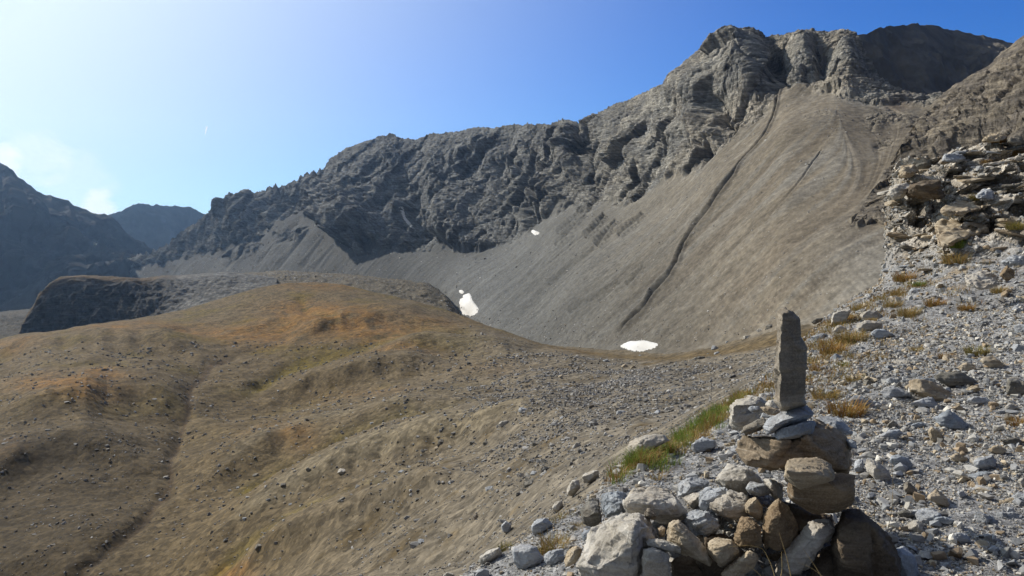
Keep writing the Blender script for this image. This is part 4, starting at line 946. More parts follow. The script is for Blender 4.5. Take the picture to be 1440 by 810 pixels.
# outcrop slabs at the upper right
OG = 'rock slabs of the outcrop'
def os_(o, Y, m, lb, **k):
    return traced('rock', o, Y, m, lb, 'rock', OG, res=k.pop('res', 46), full=True, strata=1.6, rough=1.3, **k)
os_(zI([(298, 292), (318, 252), (380, 238), (442, 233), (457, 298), (430, 312), (350, 300)]), 22.2, SHADE, 'shaded brown overhanging block on the outcrop face', thick=1.6, lean=-.3)
os_(zI([(443, 385), (452, 348), (530, 303), (640, 318), (690, 340), (620, 362), (520, 378)]), 21.0, TAN, 'upper smooth tan slab of the outcrop ledge', thick=2.0, lean=1.5, fwd=.05)
os_(zI([(424, 432), (440, 412), (600, 378), (705, 420), (640, 452), (560, 472), (500, 505), (428, 524)]), 20.2, TAN, 'lower smooth tan slab of the outcrop ledge', thick=2.0, lean=1.5, fwd=.05)
os_(zI([(210, 295), (225, 262), (290, 245), (320, 255), (300, 290), (240, 315)]), 22.9, PALE, 'pale layered nose of the outcrop at its left edge', thick=1.2)
os_(zI([(545, 652), (620, 618), (690, 640), (706, 665), (702, 692), (620, 708), (560, 688)]), 14.6, PALE, 'broad pale flat slab on the slope below the outcrop', thick=.8, lean=1.5, fwd=.05)
os_(zI([(700, 645), (735, 603), (765, 625), (768, 655), (735, 672)]), 14.6, BROWN, 'dark brown block standing beside the broad pale slab', thick=.4)
os_(zI([(712, 590), (750, 560), (812, 560), (812, 600), (740, 602)]), 15.4, GREY, 'grey slab at the right border above the brown block', thick=.8)
os_(zI([(285, 757), (318, 700), (362, 708), (355, 762), (300, 778)]), 17.5, GREY, 'upright grey blue slab below the green tuft', thick=.5)
os_(zI([(262, 215), (275, 172), (330, 160), (350, 190), (320, 215)]), 23.8, TAN, 'tan block at the upper left corner of the outcrop', thick=1.0)
os_(zI([(450, 145), (460, 115), (520, 110), (560, 135), (510, 150)]), 23.6, GREY, 'pale grey slab on the outcrop crest', thick=.9)
os_(zI([(620, 60), (650, 35), (700, 28), (740, 42), (700, 58)]), 24.0, TAN, 'tan slab topping the outcrop beside a rusty tuft', thick=1.0)
os_(zI([(730, 60), (745, 42), (800, 38), (812, 70), (760, 75)]), 23.6, DARK, 'dark slab at the top right corner of the outcrop', thick=.9)
os_(zI([(600, 300), (630, 272), (670, 275), (680, 310), (640, 320)]), 21.2, GREY, 'light blue grey slab above the tan ledge', thick=.8)

rs = np.random.default_rng(3)
def boxpts(a, b, c, jit, rs, n=1):
    pts = []
    for sx in (-1, 1):
        for sy in (-1, 1):
            for sz in (-1, 1):
                for _ in range(n):
                    pts.append(Vector((sx * a * (1 - jit * rs.random()), sy * b * (1 - jit * rs.random()), sz * c * (1 - jit * rs.random()))))
    return pts
# loose slabs heaped over the outcrop (several shapes, each slab its own object)
SL = []
for k in range(12):
    me = remesh([hull(boxpts(.5, .34 + .14 * rs.random(), .10 + .12 * rs.random(), .42, rs, 1 + k % 2))], 1.0 / 34)
    roughen(me, 1.0, 1.0, 1.0, 70 + k * 1.37); me.name = 'rock'; SL.append(me)
SLM = {}
def lay(name, mesh_list, k, mat, loc, scale, rot, label, cat, group):
    key = (name, k, mat.name)
    if key not in SLM:
        me = mesh_list[k].copy(); me.materials.clear(); me.materials.append(mat); me.name = name; SLM[key] = me
    o = bpy.data.objects.new(name, SLM[key]); o.location = loc; o.scale = scale; o.rotation_euler = rot
    COL.objects.link(o); tag(o, label, cat, group); return o
cnt = 0
for t in range(900):
    if cnt >= 60: break
    pxx = 1246 + 194 * rs.random(); pyy = 192 + 190 * rs.random()
    if pyy < 238 - (pxx - 1262) * .25 or (pxx < 1258 and pyy < 260): continue
    if 1318 < pxx < 1405 and 282 < pyy < 345: continue
    loc, nor = hit(pxx, pyy, ground)
    if loc is None or loc.y > 26.5 or loc.y < 15: continue
    s = .25 + .7 * rs.random() ** 2.2
    if pyy > 300 and pxx > 1330: s *= .7
    m = [TAN, PALE, TAN, DARK, GREY, RUSTY][int(rs.integers(6))]
    lay('rock', SL, int(rs.integers(12)), m, loc + Vector((0, .25 * s, .0)), (s * 1.35, s, s * (.35 + .4 * rs.random())), (.10 * rs.normal() - .05, .09 * rs.normal() + .06, .35 * rs.normal() + 3.14 * int(rs.integers(2))),
        'flat weathered slab in the layered rubble of the outcrop', 'rock', 'loose slabs of the outcrop')
    cnt += 1
# lumpy rocks: shapes for boulders
BL = []
for k in range(10):
    me = remesh([hull(boxpts(.5, .42, .34, .5, rs, 1 + k % 2))], 1.0 / 26)
    roughen(me, 1.0, 1.1, .8, 120 + k * 1.7); me.name = 'boulder'; BL.append(me)
# medium stones on the path
cnt = 0
for t in range(900):
    if cnt >= 75: break
    pxx = 1120 + 330 * rs.random(); pyy = 400 + 410 * rs.random() ** .9
    if pxx < 1300 and pyy > 560 and pxx < 1225 + (pyy - 600) * .35: continue
    loc, nor = hit(pxx, pyy, ground)
    if loc is None or loc.y > 22: continue
    s = (.06 + .12 * rs.random() ** 2.5) * (1 if loc.y < 8 else 1.5)
    m = [GREY, BLUE, PALE, GREY, TAN, DARK][int(rs.integers(6))]
    flat_ = rs.random() < .6
    lay('stone', SL if flat_ else BL, int(rs.integers(10)), m, loc + Vector((0, 0, -.03 * s)), (s, s, s * (1.3 if flat_ else .9)), (.3 * rs.normal(), .3 * rs.normal(), rs.random() * 6.28),
        'fist sized angular stone lying loose on the gravel', 'stone', 'loose stones on the gravel')
    cnt += 1
print('counts', sum(o.name.startswith('rock') for o in COL.objects), sum(o.name.startswith('stone') for o in COL.objects)); print('stones', round(time.time() - T0, 1))

# valley boulders
VB = [(481, 660, 13, PALE, 'pale boulder on the middle slope, largest of its row'), (434, 659, 8, DARK, 'dark boulder left of the pale boulder on the middle slope'), (359, 667, 9, DARK, 'dark boulder furthest left on the middle slope'), (233, 670, 7, PALE, 'white boulder in the brown gully'),
      (481, 701, 10, DARK, 'dark boulder on the green runnel'), (564, 662, 8, GREY, 'grey boulder on the pale ridge line'), (365, 767, 14, DARK, 'dark block at the lower end of the green runnel'), (345, 728, 7, GREY, 'grey boulder below the dark block field'),
      (634, 677, 8, GREY, 'grey boulder below the pale ridge, toward the spur'), (688, 686, 10, GREY, 'flat grey boulder on the lower stony slope'), (593, 760, 9, GREY, 'grey boulder near the bottom of the stony slope'), (709, 593, 14, PALE, 'pale boulder on the upper end of the ridge line'),
      (736, 575, 11, GREY, 'grey boulder above the pale one on the ridge line'), (768, 579, 10, DARK, 'dark boulder right of the grey one on the ridge line'), (806, 561, 10, DARK, 'dark boulder where ridge and rubble meet'), (923, 579, 12, GREY, 'grey boulder in the rubble left of the cairn'),
      (873, 579, 12, GREY, 'grey slab boulder in the rubble, left neighbour'), (942, 577, 11, DARK, 'dark boulder in the rubble closest to the cairn'), (982, 502, 16, DARK, 'dark boulder group stone in the line below the scree'), (1005, 489, 9, GREY, 'grey boulder beside the dark one below the scree'),
      (1050, 472, 12, PALE, 'pale boulder in the line of blocks toward the upright stone'), (1083, 457, 12, DARK, 'dark boulder just left of the upright stone'), (852, 506, 8, GREY, 'lone boulder under the flat snow patch'), (744, 679, 14, DARK, 'dark upright block on the lower stony slope'), (752, 663, 12, GREY, 'grey block above the dark upright block'),
      (666, 621, 9, DARK, 'dark boulder high on the stony slope'), (684, 622, 8, DARK, 'dark boulder right next to its twin on the stony slope'), (756, 621, 14, DARK, 'dark boulder in the upper rubble'), (808, 645, 11, DARK, 'dark block in the rubble near the grass strip'), (1070, 463, 9, PALE, 'small pale boulder in the line of blocks')]
def vboulder(pxx, pyy, sp, m, lb, grp):
    loc, nor = hit(pxx, pyy + sp * .2)
    if loc is None or loc.y < 14: return False
    s = sp / F * loc.y * 1.25
    lay('boulder', BL, int(rs.integers(10)), m, loc + Vector((0, 0, -.04 * s)), (s, s, s * (.75 + .35 * rs.random())), (.25 * rs.normal(), .25 * rs.normal(), rs.random() * 6.28), lb, 'boulder', grp)
    return True
for a in VB: vboulder(*a, 'boulders on the valley slope')
cnt = 0
for t in range(2000):
    if cnt >= 60: break
    u = rs.random()
    if u < .2: pxx, pyy = 395 + 25 * rs.normal(), 695 + 14 * rs.normal(); pyy -= (pxx - 395) * .45
    elif u < .45: pxx = 780 + 320 * rs.random(); pyy = 545 - (pxx - 780) * .26 + 22 * rs.normal()
    elif u < .8: pxx = 600 + 400 * rs.random(); pyy = 590 + 60 * rs.normal() + (800 - pxx) * .1
    else: pxx, pyy = 500 * rs.random() + 200, 560 + 240 * rs.random()
    if not (0 < pxx < 1120 and 480 < pyy < 805): continue
    m = [GREY, DARK, TAN, GREY, PALE][int(rs.integers(5))]
    if vboulder(pxx, pyy, 3.0 + 5 * rs.random() ** 2, m, 'small angular block scattered on the stony valley slope', 'scattered blocks on the valley slope'): cnt += 1

# ------------------------------------------------------------------ gravel and rubble as masses
def lowpoly(n, seed, fl=.6):
    r = np.random.default_rng(seed)
    v = r.normal(size=(n, 3)); v /= np.linalg.norm(v, axis=1)[:, None]
    v = np.sign(v) * np.abs(v) ** .7 * (.75 + .25 * r.random((n, 1)))
    v[:, 2] *= fl; v[:, 1] *= .8
    bm = hull([Vector(p) for p in v]); bmesh.ops.triangulate(bm, faces=bm.faces)
    bm.verts.index_update()
    V = np.array([p.co[:] for p in bm.verts], np.float32) * .5; Fc = np.array([[p.index for p in f.verts] for f in bm.faces], np.int32); bm.free()
    return V, Fc
TPL = [lowpoly(11 + k % 4, 200 + k, .45 + .35 * (k % 3) / 2) for k in range(18)]
def scatter(name, pos, size, cols, mat, seed=0, sink=.15, norm=None):
    r = np.random.default_rng(seed)
    n = len(pos); VV, FF, CC = [], [], []; off = 0
    which = r.integers(len(TPL), size=n)
    for k, (V, Fc) in enumerate(TPL):
        ids = np.nonzero(which == k)[0]
        if not len(ids): continue
        m = len(ids)
        th = r.random(m) * 6.283; ax = r.normal(size=(m, 2)) * .35
        cz, sz = np.cos(th), np.sin(th)
        Rz = np.zeros((m, 3, 3)); Rz[:, 0, 0] = cz; Rz[:, 0, 1] = -sz; Rz[:, 1, 0] = sz; Rz[:, 1, 1] = cz; Rz[:, 2, 2] = 1
        cx_, sx_ = np.cos(ax[:, 0]), np.sin(ax[:, 0])
        Rx = np.zeros((m, 3, 3)); Rx[:, 0, 0] = 1; Rx[:, 1, 1] = cx_; Rx[:, 1, 2] = -sx_; Rx[:, 2, 1] = sx_; Rx[:, 2, 2] = cx_
        Mx = Rz @ Rx
        s3 = size[ids][:, None] * (1 + .3 * r.normal(size=(m, 3)).clip(-1.5, 1.5))
        W = np.einsum('mij,mvj->mvi', Mx, V[None] * s3[:, None, :]) + pos[ids][:, None, :]
        W[..., 2] += (size[ids] * sink)[:, None]
        VV.append(W.reshape(-1, 3)); CC.append(np.repeat(cols[ids], len(V), 0))
        FF.append((Fc[None] + (off + np.arange(m) * len(V))[:, None, None]).reshape(-1, 3)); off += m * len(V)
    me = raw_mesh(name, np.concatenate(VV), np.concatenate(FF), mat, False, np.concatenate(CC))
    o = bpy.data.objects.new(name, me); COL.objects.link(o); return tag(o, kind='stuff')
def sample(P, w, n, r):
    """random points on a terrain grid with weights per cell"""
    a = P[1:, :-1] - P[:-1, :-1]; b = P[:-1, 1:] - P[:-1, :-1]
    ar = np.linalg.norm(np.cross(a, b), axis=-1) * w[:-1, :-1]
    cdf = np.cumsum(ar.reshape(-1)); cdf /= cdf[-1]
    k = np.searchsorted(cdf, r.random(n)); i, j = np.unravel_index(np.clip(k, 0, ar.size - 1), ar.shape)
    u, v = r.random(n)[:, None], r.random(n)[:, None]
    return P[i, j] * (1 - u) * (1 - v) + P[i + 1, j] * u * (1 - v) + P[i, j + 1] * (1 - u) * v + P[i + 1, j + 1] * u * v
PAL = np.array([(.38, .39, .40), (.28, .29, .30), (.46, .46, .45), (.33, .35, .38), (.22, .22, .22), (.42, .37, .29), (.31, .25, .18), (.55, .55, .53), (.36, .36, .36), (.25, .27, .30)], np.float32)
def pal(n, r, tint=1.0): return PAL[r.integers(len(PAL), size=n)] * (1.24, 1.19, 1.10) * (.62 + .4 * r.random((n, 1))) * tint
GX, GY = proj(GP); r9 = np.random.default_rng(9)
view = ((GX > 560) & (GX < 1500) & (GY < 860)).astype(float)
gv = sstep(980, 1130, GX) * .85 + .5
def wY(a, b): return view * ((GP[..., 1] > a) & (GP[..., 1] < b)) * (GT < 7.6)
sets = []
for (a, b, nn, s0, s1, gmul) in [(3.2, 6.5, 26000, .007, .020, 1), (3.2, 8, 17000, .014, .032, 1), (6, 14, 22000, .018, .045, 1), (3.2, 13, 5200, .03, .105, 1), (9, 26.5, 12000, .035, .09, 1), (14, 26.5, 2600, .08, .2, 1)]:
    p = sample(GP, wY(a, b) * gv * np.clip(1 + .9 * fbm(GP[..., 0] / .8, GP[..., 1] / .8, GP[..., 2] * 0, 2), .1, 2), nn, r9)
    sets.append((p, s0 + (s1 - s0) * r9.random(nn) ** 2))
p = sample(GP, ((GX >= 1500) & (GX < 1950) & (GP[..., 1] > 3.4) & (GP[..., 1] < 24)).astype(float), 12000, r9); sets.append((p, .018 + .07 * r9.random(12000) ** 2))
pos = np.concatenate([s[0] for s in sets]); sz = np.concatenate([s[1] for s in sets])
scatter('gravel', pos, sz, pal(len(pos), r9), M_RUB, 1)
# rubble on the valley slope
VX, VY = proj(VP)
dens = sstep(520, 900, VX + .7 * (VY - 560)) * sstep(3.1, 3.7, VT) * ((VY < 830) & (VX > -10) & (VX < 1200)) + .16 * ((VY < 830) & (VY > 480) & (VX > -10) & (VX < 1200)) * sstep(3.2, 3.6, VT)
dens = dens * np.clip(.7 + 1.4 * fbm(VP[..., 0] / 14, VP[..., 1] / 14, VP[..., 2] * 0, 3), .2, 2.2)
nearw = np.clip(60 / VP[..., 1], .2, 3) ** 1.3 * (1 + 3 * np.exp(-(pline(VX, VY, [(860, 500), (960, 490), (1110, 455)])[0] / 22) ** 2) + 1.5 * blob(VX, VY, 860, 580, 150, 60))
p1 = sample(VP, dens * nearw, 40000, r9); s1 = (.0013 + .0048 * r9.random(40000) ** 3.2) * p1[:, 1]
p2 = sample(VP, dens * (VP[..., 1] > 60), 5000, r9); s2 = .25 + .8 * r9.random(5000) ** 3
rc = np.array([(.27, .26, .245), (.21, .205, .195), (.34, .33, .31), (.24, .21, .17), (.16, .155, .145), (.40, .39, .37)], np.float32)
def rcol(n): return rc[r9.integers(6, size=n)] * .8 * (.8 + .4 * r9.random((n, 1)))
scatter('rubble', np.concatenate([p1, p2]), np.concatenate([s1, s2]), rcol(45000) * 1.12, M_FARRUB, 2, sink=.04)
# blocks on the scree and the moraine
MX, MY = proj(MP)
w = (1 - MROCK) * (MT > 1.0) * (MT < 2.02) * (MX < 1300) * (.12 + np.exp(-((MT - 1) / .08) ** 2) * sstep(600, 700, MX)) * np.clip(300 / MP[..., 1], .2, 2)
p3 = sample(MP, w, 9000, r9); s3 = (.0007 + .0032 * r9.random(9000) ** 9) * p3[:, 1]
w = (VT < 2.0) * (VT > .6) * (VX > 120) * (VX < 720)
p4 = sample(VP, w * 1.0, 5000, r9); s4 = (.0010 + .0030 * r9.random(5000) ** 4) * p4[:, 1]
scatter('scree_rubble', np.concatenate([p3, p4]), np.concatenate([s3, s4]), rcol(14000) * 1.5, M_FARRUB, 3, sink=-.05)
print('rubble', round(time.time() - T0, 1))

# ================================================================== grass
def blades(n, r, rad, hgt, pal_, droop=.7, width=.004):
    V, Fc, C = [], [], []
    ctr = np.sqrt(r.random(n)) * rad; th = r.random(n) * 6.283
    for k in range(n):
        bx, by = ctr[k] * math.cos(th[k]), ctr[k] * math.sin(th[k])
        a = th[k] + r.normal() * .7; L = hgt * (.5 + .7 * r.random()); dr = droop * (.3 + r.random())
        d = np.array([math.cos(a), math.sin(a)]); s = np.array([-d[1], d[0]]) * width * (.7 + .6 * r.random())
        col = np.array(pal_[int(r.integers(len(pal_)))]) * (.75 + .5 * r.random())
        b = len(V)
        for q in range(4):
            t = q / 3
            out = dr * L * t * t * .9; up = L * (t - .42 * dr * t * t)
            wv = 1 - t * .85
            cx_, cy_ = bx + d[0] * out, by + d[1] * out
            V.append((cx_ - s[0] * wv, cy_ - s[1] * wv, up)); V.append((cx_ + s[0] * wv, cy_ + s[1] * wv, up))
            C.append(col * (.75 + .35 * t)); C.append(col * (.75 + .35 * t))
        for q in range(3): Fc.append((b + 2 * q, b + 2 * q + 1, b + 2 * q + 3, b + 2 * q + 2))
    return np.array(V, np.float32), np.array(Fc, np.int32), np.array(C, np.float32)
DRY = [(.42, .29, .11), (.36, .22, .07), (.45, .34, .16), (.33, .24, .09), (.28, .25, .08)]
RUST = [(.34, .18, .05), (.40, .26, .08), (.28, .14, .04), (.36, .27, .10)]
GREEN = [(.17, .27, .04), (.22, .32, .05), (.28, .30, .08), (.14, .22, .03)]
OLIVE = [(.22, .20, .05), (.28, .23, .06), (.18, .18, .05), (.36, .26, .09)]
rg = np.random.default_rng(21)
TUFT = {}
def tuft(px_, py_, wpx, kind, label, hfac=.55, n=None):
    loc, nor = hit(px_, py_, ground)
    if loc is None: return
    wd = wpx / F * loc.y
    key = (kind, int(rg.integers(4)))
    if key not in TUFT:
        pal_ = {'dry': DRY, 'rust': RUST, 'green': GREEN, 'olive': OLIVE}[kind]
        V, Fc, C = blades(330, rg, .42, .55, pal_, .8, .011)
        TUFT[key] = raw_mesh('grass_tuft', V, Fc, M_GRASS, True, C)
    o = bpy.data.objects.new('grass_tuft', TUFT[key]); o.location = loc - Vector((0, 0, .02)); o.scale = (wd, wd, wd * hfac * 1.6)
    o.rotation_euler = (0, 0, rg.random() * 6.28); COL.objects.link(o)
    return tag(o, label, 'grass tuft', 'grass tufts on the spur')
for a in [(1373, 498, 36, 'olive', 'rusty green tuft beside the brown stone on the path'), (1402, 200, 24, 'rust', 'rusty tuft on the crest of the outcrop'), (1430, 218, 24, 'rust', 'rusty tuft at the upper right border'), (1386, 229, 16, 'rust', 'small rusty tuft under the outcrop crest'),
          (1376, 281, 26, 'olive', 'olive tuft on top of the tan ledge'), (1428, 322, 30, 'olive', 'olive tuft right of the tan ledge'), (1347, 348, 26, 'green', 'green tuft at the foot of the tan ledge'), (1345, 370, 42, 'dry', 'wide straw coloured tuft below the ledge'), (1292, 402, 20, 'green', 'bright green tuft above the upright grey blue slab'),
          (1272, 395, 36, 'rust', 'large orange tuft on the spur edge'), (1315, 430, 32, 'rust', 'orange tuft below the upright grey blue slab'), (1278, 444, 36, 'dry', 'yellow tuft above the pale flat rock'), (1255, 432, 30, 'dry', 'yellow tuft left of the larger yellow one'), (1405, 411, 26, 'dry', 'yellow tuft under the broad pale slab'), (1358, 436, 26, 'rust', 'orange tuft under the pale slope slabs'),
          (1208, 436, 28, 'dry', 'yellow tuft on the edge against the scree'), (1190, 450, 24, 'rust', 'orange tuft on the edge between white rocks'), (1195, 480, 44, 'dry', 'straw tuft in the middle of the edge'), (1172, 497, 46, 'rust', 'orange brown tuft on the edge right of the upright stone'), (1187, 514, 18, 'green', 'small green tuft on the edge'), (1148, 520, 24, 'rust', 'rusty tuft just right of the upright stone'),
          (1190, 582, 58, 'rust', 'broad rusty tuft behind the capstone'), (1160, 560, 40, 'dry', 'faded tuft beside the upright stone foot'), (1200, 535, 26, 'dry', 'thin straw tuft on the gravel'), (1432, 597, 34, 'rust', 'orange tuft at the right border'), (1048, 556, 24, 'rust', 'dark rusty tuft left of the upright stone'), (1060, 553, 18, 'green', 'green tuft left of the upright stone'),
          (642, 806, 44, 'rust', 'orange tuft at the bottom of the slope edge'), (622, 806, 26, 'green', 'bright green tuft at the bottom of the slope edge'), (780, 772, 52, 'dry', 'straw tuft above the pale grey slab'), (760, 780, 30, 'olive', 'olive tuft beside the straw tuft'), (812, 742, 24, 'dry', 'small tuft below the dark end stone'), (820, 690, 22, 'olive', 'olive tuft beside the pale oval stone'),
          (1225, 452, 18, 'dry', 'little dry tuft near the pale bedrock slab'), (1240, 505, 20, 'dry', 'little dry tuft on the upper gravel'), (1290, 494, 22, 'dry', 'faint dry tuft in the upper gravel'), (1330, 503, 24, 'rust', 'faint orange tuft left of the rusty green one'), (710, 772, 26, 'olive', 'olive tuft among rubble at the lower left edge'), (740, 752, 22, 'dry', 'dry tuft among rubble at the lower left edge'), (1262, 415, 22, 'dry', 'dry tuft under the large orange tuft')]:
    tuft(*a)
# the grass strip along the edge of the spur: a mass
VV, FF, CC = [], [], []; off = 0
for k in range(420):
    t = rg.random(); pxx = 845 + 200 * t; pyy = 668 - 104 * t ** 1.05 + rg.normal() * (5 + 7 * math.sin(3.14 * t))
    if 925 < pxx < 985 and rg.random() < .35: pyy += 18 * rg.random(); 
    loc, nor = hit(pxx, pyy, ground)
    if loc is None or loc.y > 16: continue
    g = 1.9 * math.exp(-((pxx - 935) / 75) ** 2) * (1 if rg.random() < .75 else .2) * (1 if pyy < 668 - 104 * t + 6 else .35)
    V, Fc, C = blades(34, rg, .06, .10 + .05 * rg.random(), GREEN if rg.random() < g else (DRY if rg.random() < .7 else RUST), .8, .0026)
    VV.append(V + np.array(loc - Vector((0, 0, .01)), np.float32)); FF.append(Fc + off); CC.append(C); off += len(V)
# thin dry turf over the edge and between the slabs
for k in range(1900):
    u = rg.random()
    if u < .62: pyy = 398 + 190 * rg.random(); pxx = float(np.interp(pyy, [398, 430, 455, 505, 560, 600], [1240, 1185, 1152, 1102, 1046, 990])) + 6 + abs(rg.normal()) * 55
    elif u < .75: pxx = 1255 + 185 * rg.random(); pyy = 230 + 200 * rg.random()
    else: pxx = 640 + 330 * rg.random(); pyy = 800 - (pxx - 640) * .45 - 20 * rg.random()
    loc, nor = hit(pxx, pyy, ground)
    if loc is None or loc.y > 25.5: continue
    if mnoise.noise(loc * (.8 if loc.y > 9 else 1.6)) < -.02: continue
    sc2 = min(1.5, loc.y / 9)
    V, Fc, C = blades(12, rg, .10 * sc2, .09 * sc2, DRY if rg.random() < .6 else (RUST if rg.random() < .7 else OLIVE), .9, .0032 * sc2)
    VV.append(V + np.array(loc - Vector((0, 0, .01)), np.float32)); FF.append(Fc + off); CC.append(C); off += len(V)
me = raw_mesh('grass', np.concatenate(VV), np.concatenate(FF), M_GRASS, True, np.concatenate(CC))
o = bpy.data.objects.new('grass', me); COL.objects.link(o); tag(o, kind='stuff')
# long dry stems in front of the cairn
def stem(pts, Y, label, w=.0022):
    V, Fc, C = [], [], []
    P_ = [at(a, b, Y + .02 * k) for k, (a, b) in enumerate(pts)]
    Q = []
    for i in range(len(P_) - 1):
        for s in range(6): Q.append(P_[i].lerp(P_[i + 1], s / 6))
    Q.append(P_[-1])
    for _ in range(3): Q = [Q[0]] + [(Q[i - 1] + Q[i] * 2 + Q[i + 1]) / 4 for i in range(1, len(Q) - 1)] + [Q[-1]]
    for i, p in enumerate(Q):
        ww = w * (1.1 - .8 * i / (len(Q) - 1))
        for k in range(4):
            V.append((p.x + ww * math.cos(k * 1.571), p.y + ww * math.sin(k * 1.571), p.z)); C.append((.50, .38, .18))
    for i in range(len(Q) - 1):
        for k in range(4): Fc.append((i * 4 + k, i * 4 + (k + 1) % 4, i * 4 + 4 + (k + 1) % 4, i * 4 + 4 + k))
    me = raw_mesh('grass_stalk', np.array(V), np.array(Fc), M_GRASS, True, np.array(C))
    o = bpy.data.objects.new('grass_stalk', me); COL.objects.link(o); tag(o, label, 'grass stalk', 'dry grass stems by the cairn')
stem(zE([(500, 700), (470, 600), (420, 500), (330, 480), (200, 490)]), 3.45, 'dry stem arching left across the reddish block')
stem(zE([(600, 700), (570, 560), (520, 400)]), 3.45, 'dry stem standing before the tall brown block')
stem(zE([(790, 680), (740, 600), (670, 500)]), 3.45, 'dry stem crossing the leaning white edged stone')
stem(zE([(420, 690), (370, 640), (310, 602)]), 3.4, 'short dry stem at the bottom of the pile')
stem(zE([(800, 680), (720, 620), (640, 590)]), 3.42, 'dry stem lying low across the leaning stone')
stem(zE([(520, 720), (540, 640), (535, 520)]), 3.42, 'thin upright stem left of the leaning stone')
stem(zG([(265, 555), (285, 460), (293, 330), (288, 200)]), 4.3, 'tall thin stem on the gravel right of the cairn', .0018)
stem(zG([(190, 500), (196, 420), (192, 350)]), 4.3, 'shorter thin stem right beside the cairn', .0018)
print('grass', round(time.time() - T0, 1))

# ================================================================== contrail
CT = bpy.data.materials.new('contrail_vapour'); CT.use_nodes = True
_b = CT.node_tree.nodes['Principled BSDF']; _b.inputs['Base Color'].default_value = (.95, .96, 1, 1); _b.inputs['Roughness'].default_value = 1
_b.inputs['Emission Color'].default_value = (.9, .95, 1, 1); _b.inputs['Emission Strength'].default_value = .55; _b.inputs['Alpha'].default_value = .7  # glow added to the vapour in place of sunlight
ring, V, Fc = 8, [], []
A, B = at(291, 178, 6000), at(288.5, 189, 6000)
for i in range(9):
    p = A.lerp(B, i / 8); ww = 5.5 * (1.0 - (i / 8)) ** .5 + 1.0
    for k in range(ring): V.append((p.x + ww * math.cos(k * .785), p.y + ww * math.sin(k * .785), p.z))
for i in range(8):
    for k in range(ring): Fc.append((i * ring + k, i * ring + (k + 1) % ring, (i + 1) * ring + (k + 1) % ring, (i + 1) * ring + k))
o = bpy.data.objects.new('contrail', raw_mesh('contrail', V, Fc, CT, True)); COL.objects.link(o)
tag(o, 'short white vapour trail high in the pale blue sky', 'contrail')

# ================================================================== haze, sky, sun, camera
hz = bpy.data.materials.new('valley_haze'); hz.use_nodes = True
N = hz.node_tree.nodes; N.remove(N['Principled BSDF'])
vs = N.new('ShaderNodeVolumeScatter'); vs.inputs['Color'].default_value = (.36, .60, 1, 1); vs.inputs['Density'].default_value = 6.2e-5; vs.inputs['Anisotropy'].default_value = .55
hz.node_tree.links.new(vs.outputs[0], N['Material Output'].inputs['Volume'])
hz.cycles.homogeneous_volume = True
me = bpy.data.meshes.new('haze'); bm = bmesh.new(); bmesh.ops.create_cube(bm, size=1.0)
bmesh.ops.scale(bm, vec=(9000, 5200, 900), verts=bm.verts); bmesh.ops.translate(bm, vec=(0, 2300, 250), verts=bm.verts); bm.to_mesh(me); bm.free()
me.materials.append(hz); o = bpy.data.objects.new('haze', me); COL.objects.link(o); tag(o, kind='structure')

W = bpy.data.worlds.new('World'); SC.world = W; W.use_nodes = True
N = W.node_tree.nodes; L = W.node_tree.links
bg = N['Background']; bg.inputs['Strength'].default_value = .10
sky = N.new('ShaderNodeTexSky'); sky.sky_type = 'NISHITA'; sky.sun_disc = False
sky.sun_elevation = SUN_EL; sky.sun_rotation = SUN_AZ; sky.altitude = 2500; sky.air_density = 1.1; sky.dust_density = .6; sky.ozone_density = 2.0
tc = N.new('ShaderNodeTexCoord')
def vdot(v):
    d = N.new('ShaderNodeVectorMath'); d.operation = 'DOT_PRODUCT'; d.inputs[1].default_value = v
    L.new(tc.outputs['Generated'], d.inputs[0]); return d.outputs['Value']
def mth(op, a, b=None, clamp=False):
    m = N.new('ShaderNodeMath'); m.operation = op; m.use_clamp = clamp
    for k, v in ((0, a), (1, b)):
        if v is None: continue
        if isinstance(v, (int, float)): m.inputs[k].default_value = v
        else: L.new(v, m.inputs[k])
    return m.outputs[0]
def mixw(f, a, c):
    x_ = N.new('ShaderNodeMix'); x_.data_type = 'RGBA'; L.new(f, x_.inputs[0]); x_.inputs[0].default_value = 0
    L.new(a, x_.inputs[6])
    x_.inputs[7].default_value = (*c, 1); return x_.outputs[2]
# hazy brightness around the sun
g = mth('MINIMUM', mth('MULTIPLY', mth('POWER', mth('MAXIMUM', vdot(tuple(SUN_DIR)), 0.0), 4.2), 1.55), .92)
hs = N.new('ShaderNodeHueSaturation'); hs.inputs['Saturation'].default_value = 1.25; hs.inputs['Value'].default_value = 1.0
L.new(sky.outputs[0], hs.inputs['Color'])
tn = N.new('ShaderNodeMix'); tn.data_type = 'RGBA'; tn.blend_type = 'MULTIPLY'; tn.inputs[0].default_value = 1; tn.inputs[7].default_value = (.33, .73, 1.38, 1)
L.new(hs.outputs[0], tn.inputs[6])
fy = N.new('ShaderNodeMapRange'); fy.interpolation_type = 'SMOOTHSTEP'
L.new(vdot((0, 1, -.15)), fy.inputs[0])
for k_, v_ in ((1, -.25), (2, .75), (3, .42), (4, 1.0)): fy.inputs[k_].default_value = v_  # sky dimmed overhead and behind the viewer, to darken the stone fronts
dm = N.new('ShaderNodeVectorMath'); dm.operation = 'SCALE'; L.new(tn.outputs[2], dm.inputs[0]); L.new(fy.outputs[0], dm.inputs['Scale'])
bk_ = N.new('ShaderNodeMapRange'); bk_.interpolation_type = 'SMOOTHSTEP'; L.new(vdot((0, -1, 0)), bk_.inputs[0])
for k_, v_ in ((1, -.35), (2, .6), (3, 0.0), (4, .6)): bk_.inputs[k_].default_value = v_
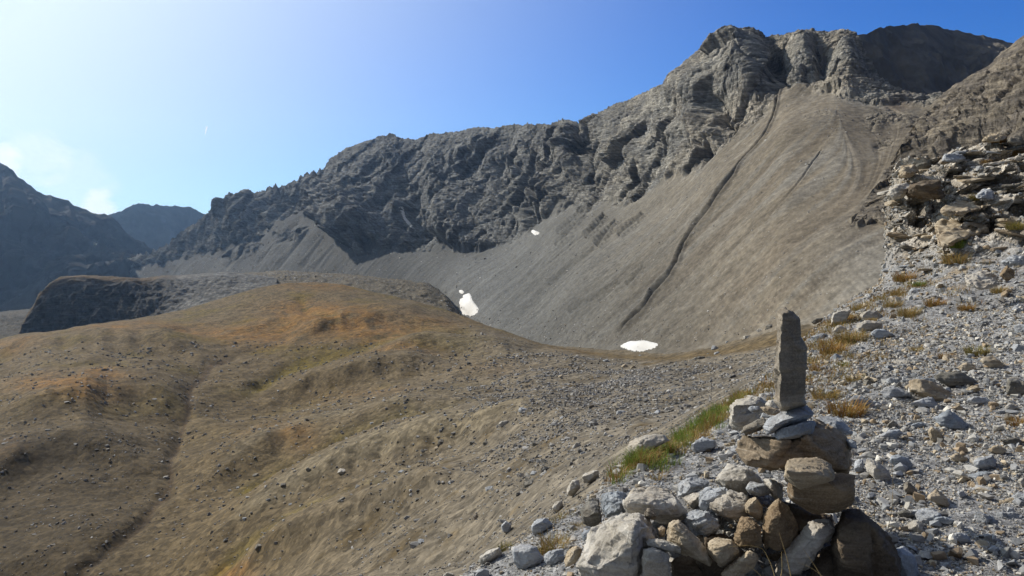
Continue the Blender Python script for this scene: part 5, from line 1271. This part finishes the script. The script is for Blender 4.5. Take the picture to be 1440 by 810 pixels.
neutral = mixw(bk_.outputs[0], dm.outputs[0], (2.1, 2.15, 2.2))  # grey added to the unseen sky, so shaded fronts look less blue
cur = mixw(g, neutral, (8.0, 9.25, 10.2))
# small bright clouds low over the left ridge and thin streaks
nz = N.new('ShaderNodeTexNoise'); nz.inputs['Scale'].default_value = 26; nz.inputs['Detail'].default_value = 7; nz.inputs['Roughness'].default_value = .6
mp = N.new('ShaderNodeMapping'); mp.inputs['Scale'].default_value = (1, 1, 2.2); L.new(tc.outputs['Generated'], mp.inputs[0]); L.new(mp.outputs[0], nz.inputs[0])
for (cx_, cy_, wd, st_) in [(140, 289, 26, .45), (8, 227, 26, .5), (55, 222, 44, .22), (110, 258, 55, .15)]:
    v = at(cx_, cy_, 1).normalized()
    ang = math.cos(math.atan(wd / F))
    m = mth('DIVIDE', mth('SUBTRACT', vdot(tuple(v)), ang), 1 - ang, True)
    m = mth('MULTIPLY', mth('MULTIPLY', mth('SUBTRACT', mth('ADD', nz.outputs['Fac'], mth('MULTIPLY', m, .55)), .62), 3.2, True), mth('MULTIPLY', m, 3.0, True))
    cur = mixw(mth('MULTIPLY', mth('MULTIPLY', m, st_), 1.0, True), cur, (10.5, 10.6, 10.4))
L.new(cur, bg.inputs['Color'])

sl = bpy.data.lights.new('sun', 'SUN'); sl.energy = 5.0; sl.angle = R(.5); sl.color = (1, .945, .86)
so = bpy.data.objects.new('sun', sl); COL.objects.link(so); so.rotation_euler = SUN_DIR.to_track_quat('Z', 'Y').to_euler()

cam = bpy.data.cameras.new('camera'); cam.lens = 28; cam.sensor_width = 36; cam.clip_start = .05; cam.clip_end = 20000
cam.shift_y = (HY - 405) / 1440
co = bpy.data.objects.new('camera', cam); COL.objects.link(co); co.rotation_euler = (R(90), 0, 0)
SC.camera = co
SC.view_settings.view_transform = 'Standard'; SC.view_settings.look = 'None'; SC.view_settings.exposure = 0; SC.view_settings.gamma = 1
SC.cycles.max_bounces = 4; SC.cycles.diffuse_bounces = 2; SC.cycles.volume_bounces = 0; SC.cycles.use_denoising = True
print('done', round(time.time() - T0, 1))
